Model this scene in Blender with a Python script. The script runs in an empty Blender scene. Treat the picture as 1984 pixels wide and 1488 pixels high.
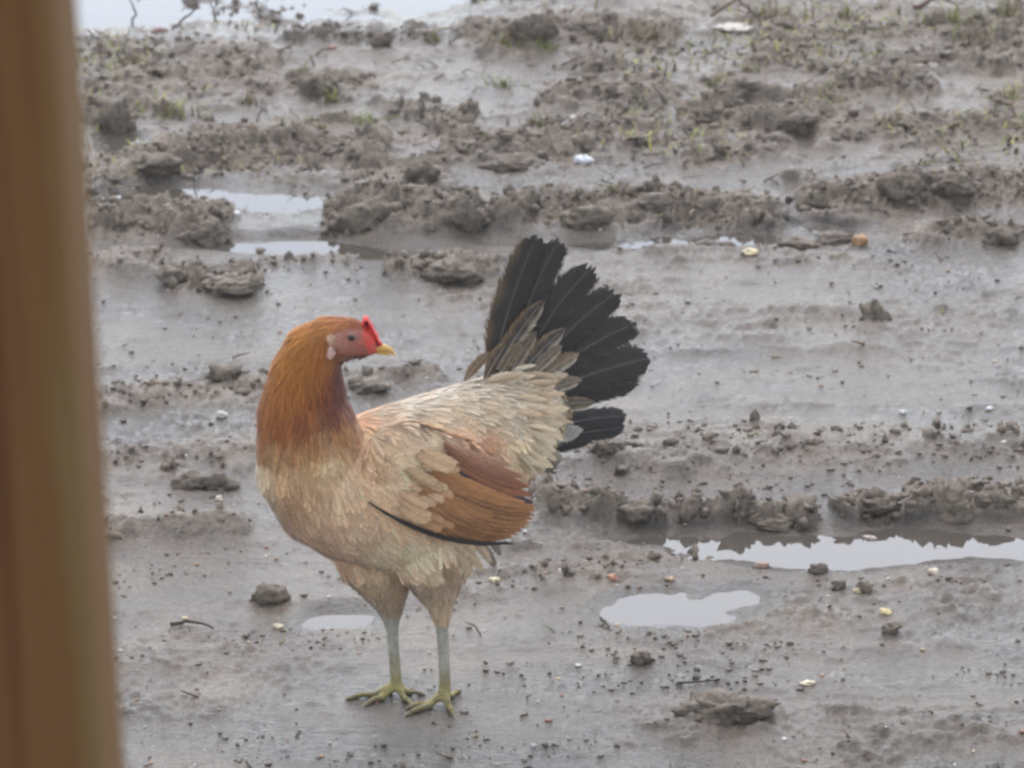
import bpy, bmesh, math, random
import numpy as np
from mathutils import Vector, Matrix
from mathutils.bvhtree import BVHTree

random.seed(7)
RNG = np.random.default_rng(11)
R = math.radians
SC = bpy.context.scene
COL = SC.collection

# ------------------------------------------------------------------ camera
PITCH = R(19.0)
CAM_H = 1.45
FPX = 8000.0            # focal length measured in photograph pixels (1984 wide)
cam_d = bpy.data.cameras.new("camera")
cam_d.sensor_width = 36.0
cam_d.lens = FPX / 1984.0 * 36.0
cam_d.clip_start = 0.05
cam_d.clip_end = 2000.0
cam_d.dof.use_dof = True
cam_d.dof.focus_distance = 3.62
cam_d.dof.aperture_fstop = 18.0
cam = bpy.data.objects.new("camera", cam_d)
cam.location = (0, 0, CAM_H)
cam.rotation_euler = (R(90) - PITCH, 0, 0)
COL.objects.link(cam)
SC.camera = cam

# ------------------------------------------------------------------ sky, sun, exposure
SUN_EL, SUN_AZ = R(56.5), R(-4)          # azimuth measured from +Y towards +X
world = bpy.data.worlds.new("World")
SC.world = world
world.use_nodes = True
wt = world.node_tree
wt.nodes.clear()
wo = wt.nodes.new("ShaderNodeOutputWorld")
wb = wt.nodes.new("ShaderNodeBackground")
sky = wt.nodes.new("ShaderNodeTexSky")
sky.sky_type = 'NISHITA'
sky.sun_disc = False
sky.sun_elevation = SUN_EL
sky.sun_rotation = SUN_AZ
sky.air_density = 1.0
sky.dust_density = 1.2
sky.ozone_density = 1.0
hsv = wt.nodes.new("ShaderNodeHueSaturation")      # overcast: almost colourless
hsv.inputs['Saturation'].default_value = 0.5
wt.links.new(sky.outputs[0], hsv.inputs['Color'])
wt.links.new(hsv.outputs[0], wb.inputs['Color'])
wb.inputs['Strength'].default_value = 0.15
wt.links.new(wb.outputs[0], wo.inputs['Surface'])

sun_d = bpy.data.lights.new("sun", 'SUN')
sun_d.energy = 0.5
sun_d.angle = R(75)
sun_d.color = (1.0, 0.985, 0.96)
sun = bpy.data.objects.new("sun", sun_d)
sd = Vector((math.sin(SUN_AZ) * math.cos(SUN_EL), math.cos(SUN_AZ) * math.cos(SUN_EL), math.sin(SUN_EL)))
sun.rotation_euler = sd.to_track_quat('Z', 'Y').to_euler()
sun.location = sd * 20
COL.objects.link(sun)

SC.view_settings.view_transform = 'Standard'
SC.view_settings.look = 'None'
SC.view_settings.exposure = 1.5
SC.view_settings.gamma = 1.0
SC.render.engine = 'CYCLES'
SC.cycles.use_denoising = True
SC.cycles.max_bounces = 6
SC.cycles.transparent_max_bounces = 12
SC.cycles.filter_width = 2.6

# ------------------------------------------------------------------ camera geometry helpers
CP, SP = math.cos(PITCH), math.sin(PITCH)


def ray(px, py):
    a, b = (px - 992.0) / FPX, -(py - 744.0) / FPX
    return np.array([a, b * SP + CP, b * CP - SP])


def at(px, py, Y):
    """Point of the place seen at that pixel of the photograph, at ground distance Y."""
    d = ray(px, py)
    t = Y / d[1]
    return np.array([d[0] * t, Y, CAM_H + d[2] * t])


def flat(px, py, z=0.0):
    d = ray(px, py)
    t = (z - CAM_H) / d[2]
    return np.array([d[0] * t, d[1] * t, z])


def ppm(P):
    """photograph pixels per metre at a point"""
    return FPX / (P[1] * CP - (P[2] - CAM_H) * SP)


# ------------------------------------------------------------------ numpy noise
hen = None
_TR = np.random.default_rng(5)
_T2 = _TR.random((256, 256)).astype(np.float32)
_T3 = _TR.random(64 ** 3).astype(np.float32)


def _hash(ix, iy, s):
    return _T2[(ix.astype(np.int32) + s * 37) & 255, (iy.astype(np.int32) + s * 101) & 255]


def noise(x, y, s=0):
    """smooth value noise in -1..1"""
    x0, y0 = np.floor(x), np.floor(y)
    fx, fy = (x - x0).astype(np.float32), (y - y0).astype(np.float32)
    fx = fx * fx * (3 - 2 * fx)
    fy = fy * fy * (3 - 2 * fy)
    ix, iy = (x0.astype(np.int32) + s * 37) & 255, (y0.astype(np.int32) + s * 101) & 255
    jx, jy = (ix + 1) & 255, (iy + 1) & 255
    a, b, c, d = _T2[ix, iy], _T2[jx, iy], _T2[ix, jy], _T2[jx, jy]
    return ((a + (b - a) * fx + (c - a) * fy + (a - b - c + d) * fx * fy) * 2 - 1).astype(float)


def noise3(P, f, s=0):
    Q = P * f + s * 7.31
    q0 = np.floor(Q)
    t = Q - q0
    t = t * t * (3 - 2 * t)
    i = q0.astype(np.int64) & 63
    j = (i + 1) & 63
    def g(a, b, c):
        return _T3[(a << 12) + (b << 6) + c]
    x0, y0, z0, x1, y1, z1 = i[:, 0], i[:, 1], i[:, 2], j[:, 0], j[:, 1], j[:, 2]
    tx, ty_, tz = t[:, 0], t[:, 1], t[:, 2]
    c00 = g(x0, y0, z0) * (1 - tx) + g(x1, y0, z0) * tx
    c10 = g(x0, y1, z0) * (1 - tx) + g(x1, y1, z0) * tx
    c01 = g(x0, y0, z1) * (1 - tx) + g(x1, y0, z1) * tx
    c11 = g(x0, y1, z1) * (1 - tx) + g(x1, y1, z1) * tx
    return ((c00 * (1 - ty_) + c10 * ty_) * (1 - tz) + (c01 * (1 - ty_) + c11 * ty_) * tz) * 2 - 1


def fbm3(P, f, o=3, s=0, g=.5):
    r, a, t = 0, 1.0, 0
    for i in range(o):
        r = r + a * noise3(P, f * 2 ** i, s + i)
        t += a
        a *= g
    return r / t


def fbm(x, y, o=4, s=0, g=0.5):
    r, a, t = 0, 1.0, 0
    for i in range(o):
        r = r + a * noise(x * 2 ** i + 17.3 * i, y * 2 ** i - 9.1 * i, s + i)
        t += a
        a *= g
    return r / t


def worley(x, y, s=0):
    x0, y0 = np.floor(x), np.floor(y)
    best = np.full(np.shape(x), 9.0)
    for i in (-1, 0, 1):
        for j in (-1, 0, 1):
            cx, cy = x0 + i, y0 + j
            dx = cx + _hash(cx, cy, s) - x
            dy = cy + _hash(cx, cy, s + 5) - y
            best = np.minimum(best, dx * dx + dy * dy)
    return np.sqrt(best)


def sstep(a, b, v):
    t = np.clip((v - a) / (b - a), 0, 1)
    return t * t * (3 - 2 * t)


# ------------------------------------------------------------------ the shape of the mud
# ridges of churned mud: x range and front foot in photograph pixels, height and depth in metres, lumpiness
RIDGES = [
    (150, 455, 462, 468, .036, .12, 1.0), (620, 955, 455, 452, .046, .13, 1.0), (930, 1550, 446, 440, .042, .13, 1.0),
    (1540, 2150, 420, 395, .034, .12, 1.0), (190, 780, 345, 335, .026, .16, 1.0), (660, 880, 352, 350, .028, .10, 1.0),
    (850, 1190, 322, 330, .022, .16, .9), (1320, 1620, 268, 262, .026, .11, 1.0), (1180, 1560, 312, 305, .014, .10, .8),
    (1560, 2100, 290, 262, .014, .12, .9),
    (300, 510, 570, 562, .022, .10, 1.0), (120, 330, 545, 535, .013, .09, .8), (740, 970, 556, 548, .020, .09, 1.0),
    (480, 700, 525, 520, .012, .06, .8), (150, 560, 806, 798, .010, .12, .8), (1070, 2150, 925, 915, .019, .14, .5),
    (150, 500, 940, 930, .011, .10, .6), (1020, 1600, 1018, 1012, .023, .06, .9), (1620, 2150, 1008, 1002, .046, .06, 1.0),
    (180, 500, 1054, 1046, .015, .08, .6), (640, 860, 762, 756, .012, .07, .8), (1280, 2150, 835, 820, .005, .10, .5),
    (1250, 1750, 700, 690, .005, .08, .5), (1740, 2150, 488, 478, .014, .09, .9), (1170, 1480, 498, 490, .014, .08, .9),
    (1050, 1210, 1142, 1130, .009, .05, .8), (1150, 1420, 1112, 1106, .007, .05, .9), (1440, 1720, 640, 632, .005, .06, .8),
    (540, 730, 196, 190, .022, .12, 1.0), (860, 1360, 100, 108, .022, .18, .9), (1440, 2150, 108, 95, .014, .16, .8),
    (150, 560, 130, 120, .012, .14, .8), (170, 620, 205, 200, .010, .12, .8), (1040, 1330, 225, 215, .016, .14, .9),
    (520, 860, 96, 92, .014, .10, .9), (1560, 1830, 205, 200, .014, .10, .9), (150, 420, 735, 730, .004, .10, .5),
]
# puddles: list of pixel ellipses (cx, cy, rx, ry), water level
PUDDLES = [
    ("far", [(300, -30, 420, 86), (600, -40, 300, 98), (760, -40, 190, 70)], -.006),
    ("track", [(330, 388, 165, 24), (520, 394, 120, 26)], -.005),
    ("rut", [(640, 480, 250, 18), (880, 482, 110, 16), (470, 478, 90, 14)], -.006),
    ("brown", [(1230, 458, 240, 13), (1420, 456, 170, 12), (1600, 440, 90, 9)], -.006),
    ("broad", [(1580, 1054, 330, 35), (1780, 1049, 190, 36), (1350, 1060, 160, 15), (1960, 1052, 150, 26)], -.005),
    ("oval", [(1300, 1174, 138, 36), (1390, 1158, 70, 24)], -.0045),
    ("narrow", [(672, 1208, 84, 21)], -.0045),
    ("lump", [(240, 278, 52, 22)], -.005),
]
_rw = []
for (xa, xb, ya, yb, h, d, l) in RIDGES:
    _rw.append((flat(xa, ya), flat(xb, yb), h * (.68 if ya < 600 else .78), d, l))
_pw = []
for nm, els, lev in PUDDLES:
    ee = []
    for (cx, cy, rx, ry) in els:
        cy0 = cy
        c = flat(cx, cy0)
        n_, f_ = flat(cx, cy + ry), flat(cx, cy - ry)
        yc = (n_[1] + f_[1]) / 2
        ee.append((c[0] * yc / c[1], yc, rx / ppm(c), (f_[1] - n_[1]) / 2))
    _pw.append((nm, ee, lev))


def puddle_field(ee, x, y):
    best = np.full(np.shape(x), 9.0)
    for (cx, cy, rx, ry) in ee:
        q = np.sqrt(((x - cx) / rx) ** 2 + ((y - cy) / ry) ** 2)
        best = np.minimum(best, q)
    return best


def terrain(x, y):
    """height and wetness of the mud"""
    x = np.asarray(x, float)
    y = np.asarray(y, float)
    near = (np.abs(x) < 3) & (y > 1) & (y < 12)
    wx = x + .016 * fbm(x * 9, y * 9, 2, 3)
    wy = y + .036 * fbm(x * 7, y * 7, 3, 8)
    z = .0035 * fbm(x * 1.6, y * 5, 3, 20) + .0032 * fbm(x * 3.2, y * 20, 3, 25) + .0018 * fbm(x * 14, y * 34, 3, 30)
    z = np.maximum(z, -.0022)
    w1 = np.clip(1 - worley(wx * 21, wy * 17, 40), 0, 1)
    w2 = np.clip(1 - worley(wx * 48 + 3, wy * 40, 50), 0, 1)
    w3 = np.clip(1 - worley(x * 105, y * 90, 60), 0, 1)
    f1 = fbm(x * 26, y * 26, 4, 70, .6)
    big = sstep(-.35, .55, fbm(x * 7, y * 6, 3, 66))
    clump = .66 * big * (.55 + w1) + .14 * w2 + .16 * f1
    rough = np.zeros_like(z)
    rz = np.zeros_like(z)
    for (A, B, h, d, l) in _rw:
        u = (wx - A[0]) / (B[0] - A[0])
        m = .10
        tp = sstep(0, m, u) * (1 - sstep(1 - m, 1, u))
        t = (wy - (A[1] + u * (B[1] - A[1]))) / d
        p = sstep(-.15, .58, t) * (1 - sstep(.5, 1.4, t)) * tp
        hh = h * p * ((1 - l) * .75 + l * (.25 + 1.05 * clump))
        rz = np.maximum(rz, hh)
        rough = np.maximum(rough, np.clip(p * h / .010, 0, 1) * l ** 1.7)
    z = z + rz
    # churned ground farther back
    back = sstep(4.75, 5.3, y + .15 * noise(x * 4, y * 4, 77)) * near
    lump = np.maximum(0, fbm(x * 8, y * 9, 4, 90, .6) - .02)
    z = z + back * (.020 * lump + .006 * w2 * sstep(.0, .4, f1 + .1))
    rough = np.maximum(rough, back * sstep(.05, .3, lump) * .8)
    # hoof and claw pitting plus grain on the flats
    flatm = 1 - rough
    mid = sstep(-.15, .35, fbm(x * 3.2, y * 7, 3, 99))
    z = z + flatm * near * (.0105 * np.maximum(0, fbm(x * 20, y * 30, 4, 110, .68) - .08) * (.2 + 1.1 * mid)
                            + .0014 * w3 * (.3 + mid) + .0022 * fbm(x * 80, y * 100, 3, 120, .7) * (.4 + .8 * mid))
    wet = flatm * (.55 + .45 * sstep(-.3, .4, fbm(x * 4, y * 10, 3, 130)))
    wet = wet * (1 - .38 * back)
    # puddle basins: gently dished, water nearly flush with the mud around
    for nm, ee, lev in _pw:
        q = puddle_field(ee, x + .022 * fbm(x * 9, y * 9, 3, 140), y + .045 * fbm(x * 7, y * 7, 3, 150))
        m = (1 - sstep(.75, 1.7, q)) * np.where(rz > .008, sstep(1.25, .8, q) * .8, 1.0)
        dish = lev + np.clip(q - 1, -.6, .6) * .006 + .0026 * fbm(x * 26, y * 30, 4, 160, .6) + (.010 if nm in ('track', 'rut', 'far', 'brown') else .005) * np.maximum(0, fbm(x * 9, y * 15, 3, 165, .6) - .12)
        z = z * (1 - m) + m * dish
        wet = np.maximum(wet, 1.5 * (1 - sstep(.95, 1.7, q)) * (1 - .6 * rough))
    # trampled firm where the hen stands
    g = np.exp(-(((x + .065) / .10) ** 2 + ((y - 3.36) / .13) ** 2))
    z = z * (1 - .8 * g)
    far = sstep(9, 30, np.abs(y) + np.abs(x))
    z = z * (1 - far)
    return z, np.clip(wet, 0, 1.6), rough * near


GRID = {}


def hzv(x, y):
    """height of the built ground sheet, read back from its grid"""
    x, y = np.asarray(x, float), np.asarray(y, float)
    Y, T, Z = GRID['Y'], GRID['T'], GRID['Z']
    i = np.clip(np.searchsorted(Y, y) - 1, 0, len(Y) - 2)
    fy = np.clip((y - Y[i]) / (Y[i + 1] - Y[i]), 0, 1)
    t = x / np.maximum(np.abs(y), 2.0)
    j = np.clip(np.searchsorted(T, t) - 1, 0, len(T) - 2)
    fx = np.clip((t - T[j]) / (T[j + 1] - T[j]), 0, 1)
    return (Z[i, j] * (1 - fx) + Z[i, j + 1] * fx) * (1 - fy) + (Z[i + 1, j] * (1 - fx) + Z[i + 1, j + 1] * fx) * fy


def hz(x, y):
    return float(hzv([x], [y])[0])


def on_ground(px, py):
    z = 0.0
    for _ in range(5):
        P = flat(px, py, z)
        z = .5 * z + .5 * hz(P[0], P[1])
    P = flat(px, py, z)
    P[2] = hz(P[0], P[1])
    return P


# ------------------------------------------------------------------ mesh helpers
def mesh_np(name, V, F, mat, parent=None, smooth=True, attrs=None):
    me = bpy.data.meshes.new(name)
    V = np.asarray(V, dtype=np.float32)
    F = np.asarray(F, dtype=np.int32)
    n = F.shape[1]
    me.vertices.add(len(V))
    me.vertices.foreach_set("co", V.ravel())
    me.loops.add(F.size)
    me.loops.foreach_set("vertex_index", F.ravel())
    me.polygons.add(len(F))
    me.polygons.foreach_set("loop_start", np.arange(0, F.size, n, dtype=np.int32))
    me.polygons.foreach_set("loop_total", np.full(len(F), n, dtype=np.int32))
    if smooth:
        me.polygons.foreach_set("use_smooth", np.ones(len(F), dtype=bool))
    me.update(calc_edges=True)
    if attrs:
        for k, a in attrs.items():
            a = np.asarray(a, dtype=np.float32)
            if a.ndim == 1:
                me.attributes.new(k, 'FLOAT', 'POINT').data.foreach_set("value", a)
            else:
                if a.shape[1] == 3:
                    a = np.hstack([a, np.ones((len(a), 1), np.float32)])
                me.attributes.new(k, 'FLOAT_COLOR', 'POINT').data.foreach_set("color", a.ravel())
    if mat:
        me.materials.append(mat)
    o = bpy.data.objects.new(name, me)
    COL.objects.link(o)
    if parent:
        o.parent = parent
        o.matrix_parent_inverse = Matrix.Translation(-hen.location) if parent is hen else Matrix.Identity(4)
    return o


def tag(o, label=None, cat=None, group=None, kind=None):
    if label:
        o["label"] = label
    if cat:
        o["category"] = cat
    if group:
        o["group"] = group
    if kind:
        o["kind"] = kind
    return o


def empty(name, loc):
    o = bpy.data.objects.new(name, None)
    o.location = loc
    o.empty_display_size = .05
    COL.objects.link(o)
    return o


def lin(c):
    c = np.asarray(c, float) / 255.0
    return np.where(c <= .04045, c / 12.92, ((c + .055) / 1.055) ** 2.4)


def _ico(sub):
    bm = bmesh.new()
    bmesh.ops.create_icosphere(bm, subdivisions=sub, radius=1.0)
    V = np.array([v.co[:] for v in bm.verts])
    F = np.array([[v.index for v in f.verts] for f in bm.faces])
    bm.free()
    return V, F


ICO = {s: _ico(s) for s in (1, 2, 3, 4)}


def tube(path, rad, seg=10, lat=None, cap=True):
    """swept tube along 3D points; returns V, F (quads, caps as degenerate quads)"""
    P = np.asarray(path, float)
    rad = np.asarray(rad, float)
    n = len(P)
    T = np.gradient(P, axis=0)
    T /= np.linalg.norm(T, axis=1)[:, None] + 1e-9
    ref = np.array([0.0, 1, 0]) if abs(T[:, 1]).mean() < .8 else np.array([1.0, 0, 0])
    V = []
    for i in range(n):
        s = np.cross(T[i], ref)
        s /= np.linalg.norm(s) + 1e-9
        b = np.cross(s, T[i])
        for k in range(seg):
            a = 2 * math.pi * k / seg
            V.append(P[i] + rad[i] * (math.cos(a) * s + math.sin(a) * b * (lat or 1)))
    F = []
    for i in range(n - 1):
        for k in range(seg):
            k2 = (k + 1) % seg
            F.append((i * seg + k, i * seg + k2, (i + 1) * seg + k2, (i + 1) * seg + k))
    if cap:
        for i, fl in ((0, 1), (n - 1, 0)):
            c = len(V)
            V.append(P[i])
            for k in range(0, seg, 2):
                q = (c, i * seg + k, i * seg + (k + 1) % seg, i * seg + (k + 2) % seg)
                F.append(q[::-1] if fl == 0 else q)
    return np.array(V), np.array(F)


def merge(parts):
    V, F, o = [], [], 0
    for v, f in parts:
        V.append(v)
        F.append(f + o)
        o += len(v)
    return np.vstack(V), np.vstack(F)


def lump_mesh(seed, sub=4, amp=.28, freq=2.2, crumb=.10):
    V, F = ICO[sub]
    o = np.random.default_rng(seed).random(3) * 40
    Q = V + o
    r = 1 + amp * 1.5 * fbm3(Q, 1.3, 2, seed % 13) + crumb * (1.0 - 2.6 * np.abs(noise3(Q, 3.1, 4))) + crumb * .6 * (.8 - 2.2 * np.abs(noise3(Q, 6.5, 9)))
    r = r + crumb * .45 * noise3(Q, 11, 3) + crumb * .25 * noise3(Q, 19, 8)
    W = V * r[:, None] + .12 * np.stack([noise3(Q, 2.2, 5), noise3(Q, 2.2, 6), noise3(Q, 2.2, 7)], 1)
    return W, F


# ------------------------------------------------------------------ materials
def new_mat(name):
    m = bpy.data.materials.new(name)
    m.use_nodes = True
    nt = m.node_tree
    return m, nt, nt.nodes["Principled BSDF"]


def N(nt, t, **kw):
    n = nt.nodes.new(t)
    for k, v in kw.items():
        if k in n.inputs:
            n.inputs[k].default_value = v
        else:
            setattr(n, k, v)
    return n


def ramp(nt, pts):
    n = nt.nodes.new("ShaderNodeValToRGB")
    e = n.color_ramp.elements
    e[0].position, e[0].color = pts[0][0], (*pts[0][1], 1)
    e[1].position, e[1].color = pts[-1][0], (*pts[-1][1], 1)
    for p, c in pts[1:-1]:
        x = e.new(p)
        x.color = (*c, 1)
    return n


def mud_material(name, rough_wet=.06, rough_dry=.68, tint=1.0):
    m, nt, b = new_mat(name)
    L = nt.links.new
    geo = N(nt, "ShaderNodeNewGeometry")
    n1 = N(nt, "ShaderNodeTexNoise", Scale=9.0, Detail=6.0, Roughness=.6)
    L(geo.outputs['Position'], n1.inputs['Vector'])
    r1 = ramp(nt, [(.30, (.112 * tint, .085 * tint, .060 * tint)), (.52, (.158 * tint, .122 * tint, .087 * tint)),
                   (.72, (.210 * tint, .162 * tint, .115 * tint))])
    L(n1.outputs[0], r1.inputs[0])
    n2 = N(nt, "ShaderNodeTexNoise", Scale=210.0, Detail=3.0, Roughness=.65)
    L(geo.outputs['Position'], n2.inputs['Vector'])
    r2 = ramp(nt, [(.33, (.50, .50, .50)), (.46, (.92, .92, .92)), (.72, (1.32, 1.30, 1.26))])
    L(n2.outputs[0], r2.inputs[0])
    mx = N(nt, "ShaderNodeMix", data_type='RGBA', blend_type='MULTIPLY')
    mx.inputs[0].default_value = 1.0
    L(r1.outputs[0], mx.inputs[6])
    L(r2.outputs[0], mx.inputs[7])
    at_ = N(nt, "ShaderNodeAttribute", attribute_name="wet")
    wd = ramp(nt, [(.25, (1, 1, 1)), (.85, (.52, .53, .55))])       # soaked soil is darker soil
    L(at_.outputs['Fac'], wd.inputs[0])
    mw = N(nt, "ShaderNodeMix", data_type='RGBA', blend_type='MULTIPLY')
    mw.inputs[0].default_value = 1.0
    L(mx.outputs[2], mw.inputs[6])
    L(wd.outputs[0], mw.inputs[7])
    L(mw.outputs[2], b.inputs['Base Color'])
    n3 = N(nt, "ShaderNodeTexNoise", Scale=38.0, Detail=4.0, Roughness=.6)
    L(geo.outputs['Position'], n3.inputs['Vector'])
    ad = N(nt, "ShaderNodeMath", operation='MULTIPLY_ADD')
    ad.inputs[1].default_value = .7
    L(n3.outputs[0], ad.inputs[0])
    L(at_.outputs['Fac'], ad.inputs[2])
    mr = N(nt, "ShaderNodeMapRange")
    mr.inputs['From Min'].default_value = .35
    mr.inputs['From Max'].default_value = 1.22
    mr.inputs['To Min'].default_value = rough_dry
    mr.inputs['To Max'].default_value = rough_wet
    L(ad.outputs[0], mr.inputs['Value'])
    L(mr.outputs[0], b.inputs['Roughness'])
    b.inputs['IOR'].default_value = 1.33
    n4 = N(nt, "ShaderNodeTexNoise", Scale=420.0, Detail=4.0, Roughness=.7)
    L(geo.outputs['Position'], n4.inputs['Vector'])
    bp = N(nt, "ShaderNodeBump", Strength=.6, Distance=.0022)
    L(n4.outputs[0], bp.inputs['Height'])
    n5 = N(nt, "ShaderNodeTexNoise", Scale=130.0, Detail=3.0, Roughness=.6)
    mpp = N(nt, "ShaderNodeMapping")
    mpp.inputs['Scale'].default_value = (.55, 1.0, 1.0)
    L(geo.outputs['Position'], mpp.inputs['Vector'])
    L(mpp.outputs[0], n5.inputs['Vector'])
    bp2 = N(nt, "ShaderNodeBump", Strength=.55, Distance=.0034)
    L(n5.outputs[0], bp2.inputs['Height'])
    L(bp.outputs[0], bp2.inputs['Normal'])
    L(bp2.outputs[0], b.inputs['Normal'])
    return m


M_MUD = mud_material("wet_mud")


def simple_mat(name, col, rough=.6, scale=60, var=.25, spec=.5, bump=.0, bscale=200):
    m, nt, b = new_mat(name)
    L = nt.links.new
    geo = N(nt, "ShaderNodeTexCoord")
    n1 = N(nt, "ShaderNodeTexNoise", Scale=float(scale), Detail=4.0, Roughness=.6)
    L(geo.outputs['Object'], n1.inputs['Vector'])
    c = np.array(col)
    r1 = ramp(nt, [(.3, tuple(c * (1 - var))), (.7, tuple(c * (1 + var)))])
    L(n1.outputs[0], r1.inputs[0])
    L(r1.outputs[0], b.inputs['Base Color'])
    b.inputs['Roughness'].default_value = rough
    b.inputs['Specular IOR Level'].default_value = spec
    if bump:
        n2 = N(nt, "ShaderNodeTexNoise", Scale=float(bscale), Detail=3.0)
        L(geo.outputs['Object'], n2.inputs['Vector'])
        bp = N(nt, "ShaderNodeBump", Strength=.6, Distance=bump)
        L(n2.outputs[0], bp.inputs['Height'])
        L(bp.outputs[0], b.inputs['Normal'])
    return m


def attr_mat(name, rough=.75, spec=.25, sheen=.0, scale=500, var=.18):
    m, nt, b = new_mat(name)
    L = nt.links.new
    a = N(nt, "ShaderNodeAttribute", attribute_name="Col")
    tc = N(nt, "ShaderNodeTexCoord")
    n1 = N(nt, "ShaderNodeTexNoise", Scale=float(scale), Detail=3.0, Roughness=.6)
    L(tc.outputs['Object'], n1.inputs['Vector'])
    r1 = ramp(nt, [(.3, (1 - var,) * 3), (.7, (1 + var,) * 3)])
    L(n1.outputs[0], r1.inputs[0])
    mx = N(nt, "ShaderNodeMix", data_type='RGBA', blend_type='MULTIPLY')
    mx.inputs[0].default_value = 1.0
    L(a.outputs['Color'], mx.inputs[6])
    L(r1.outputs[0], mx.inputs[7])
    L(mx.outputs[2], b.inputs['Base Color'])
    b.inputs['Roughness'].default_value = rough
    b.inputs['Specular IOR Level'].default_value = spec
    b.inputs['Sheen Weight'].default_value = sheen
    return m


M_WATER, nt, b = new_mat("muddy_water")
b.inputs['Base Color'].default_value = (.075, .062, .048, 1)
b.inputs['Roughness'].default_value = .03
b.inputs['IOR'].default_value = 1.36
g_ = N(nt, "ShaderNodeNewGeometry")
n_ = N(nt, "ShaderNodeTexNoise", Scale=14.0, Detail=2.0)
nt.links.new(g_.outputs['Position'], n_.inputs['Vector'])
bp_ = N(nt, "ShaderNodeBump", Strength=.12, Distance=.002)
nt.links.new(n_.outputs[0], bp_.inputs['Height'])
nt.links.new(bp_.outputs[0], b.inputs['Normal'])

M_FEATHER = attr_mat("soft_feather", rough=.8, spec=.2, sheen=.15, scale=700, var=.16)
M_QUILL = attr_mat("flight_feather", rough=.7, spec=.18, sheen=.0, scale=900, var=.14)


def fray(m, cut, gain, streak):
    """vanes break up into separate barbs towards their edge and tip"""
    nt = m.node_tree
    b = nt.nodes["Principled BSDF"]
    L = nt.links.new
    a = N(nt, "ShaderNodeAttribute", attribute_name="Fv")
    sp = N(nt, "ShaderNodeSeparateXYZ")
    L(a.outputs['Vector'], sp.inputs[0])
    def M(op, x, y=None, z=None):
        n = N(nt, "ShaderNodeMath", operation=op)
        for i, q in enumerate((x, y, z)):
            if q is None:
                continue
            if isinstance(q, (int, float)):
                n.inputs[i].default_value = q
            else:
                L(q, n.inputs[i])
        return n.outputs[0]
    av = M('ABSOLUTE', sp.outputs[0])
    cb = N(nt, "ShaderNodeCombineXYZ")
    L(M('MULTIPLY', sp.outputs[0], 1.6), cb.inputs[0])
    L(M('MULTIPLY_ADD', sp.outputs[1], 42.0, M('MULTIPLY', av, -9.0)), cb.inputs[1])
    L(M('MULTIPLY', sp.outputs[2], 60.0), cb.inputs[2])
    n = N(nt, "ShaderNodeTexNoise", Scale=1.0, Detail=2.0)
    L(cb.outputs[0], n.inputs['Vector'])
    tip = M('POWER', sp.outputs[1], 5.0)
    edge = M('MAXIMUM', av, M('MULTIPLY', tip, .85))
    al = M('MULTIPLY', M('SUBTRACT', M('MULTIPLY_ADD', n.outputs[0], gain, cut), edge), 5.0)
    c = N(nt, "ShaderNodeClamp")
    L(al, c.inputs[0])
    L(c.outputs[0], b.inputs['Alpha'])
    # darker and lighter barbs
    rr = ramp(nt, [(.30, (1 - streak,) * 3), (.70, (1 + streak,) * 3)])
    L(n.outputs[0], rr.inputs[0])
    old = b.inputs['Base Color'].links[0].from_socket
    mx = N(nt, "ShaderNodeMix", data_type='RGBA', blend_type='MULTIPLY')
    mx.inputs[0].default_value = 1.0
    L(old, mx.inputs[6])
    L(rr.outputs[0], mx.inputs[7])
    L(mx.outputs[2], b.inputs['Base Color'])
    return m


fray(M_FEATHER, .24, 1.05, .10)
fray(M_QUILL, .68, .60, .22)
M_SHAFT = attr_mat("feather_shaft", rough=.45, spec=.4, scale=200, var=.1)
M_SKIN = attr_mat("hen_body", rough=.6, spec=.3, scale=600, var=.26)
M_COMB = simple_mat("red_comb", (.60, .035, .022), .45, 300, .2, .5, .0006, 900)
M_BEAK = simple_mat("horn_beak", (.62, .34, .08), .4, 120, .15, .5)
M_EYE = simple_mat("dark_eye", (.012, .008, .006), .08, 50, .1, .6)
M_IRIS = simple_mat("amber_iris", (.13, .06, .025), .25, 50, .1, .5)
M_LOBE = simple_mat("pale_lobe", (.56, .34, .27), .55, 400, .2, .4, .0005, 900)
M_CLAW = simple_mat("claw_horn", (.22, .17, .09), .4, 200, .2)
M_CRUMB = simple_mat("mud_crumb", (.062, .051, .042), .5, 90, .4, .4)
M_GRIT = attr_mat("grit", rough=.5, spec=.4, scale=300, var=.2)
M_PLANT = attr_mat("plant_bits", rough=.65, spec=.3, scale=300, var=.2)
M_STONE = attr_mat("stone", rough=.5, spec=.45, scale=160, var=.22)

# timber of the post: long vertical grain
M_POST, nt, b = new_mat("treated_timber")
tc = N(nt, "ShaderNodeTexCoord")
mp = N(nt, "ShaderNodeMapping")
mp.inputs['Scale'].default_value = (1, 1, .035)
nt.links.new(tc.outputs['Object'], mp.inputs['Vector'])
na = N(nt, "ShaderNodeTexNoise", Scale=75.0, Detail=5.0, Roughness=.55, Distortion=.4)
nt.links.new(mp.outputs[0], na.inputs['Vector'])
ra = ramp(nt, [(.34, (.078, .028, .009)), (.47, (.150, .063, .020)), (.56, (.160, .080, .026)), (.67, (.176, .118, .046))])
nt.links.new(na.outputs[0], ra.inputs[0])
nt.links.new(ra.outputs[0], b.inputs['Base Color'])
b.inputs['Roughness'].default_value = .8
b.inputs['Specular IOR Level'].default_value = .2
nb = N(nt, "ShaderNodeTexNoise", Scale=300.0, Detail=3.0)
nt.links.new(mp.outputs[0], nb.inputs['Vector'])
bb = N(nt, "ShaderNodeBump", Strength=.4, Distance=.001)
nt.links.new(nb.outputs[0], bb.inputs['Height'])
nt.links.new(bb.outputs[0], b.inputs['Normal'])

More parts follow.
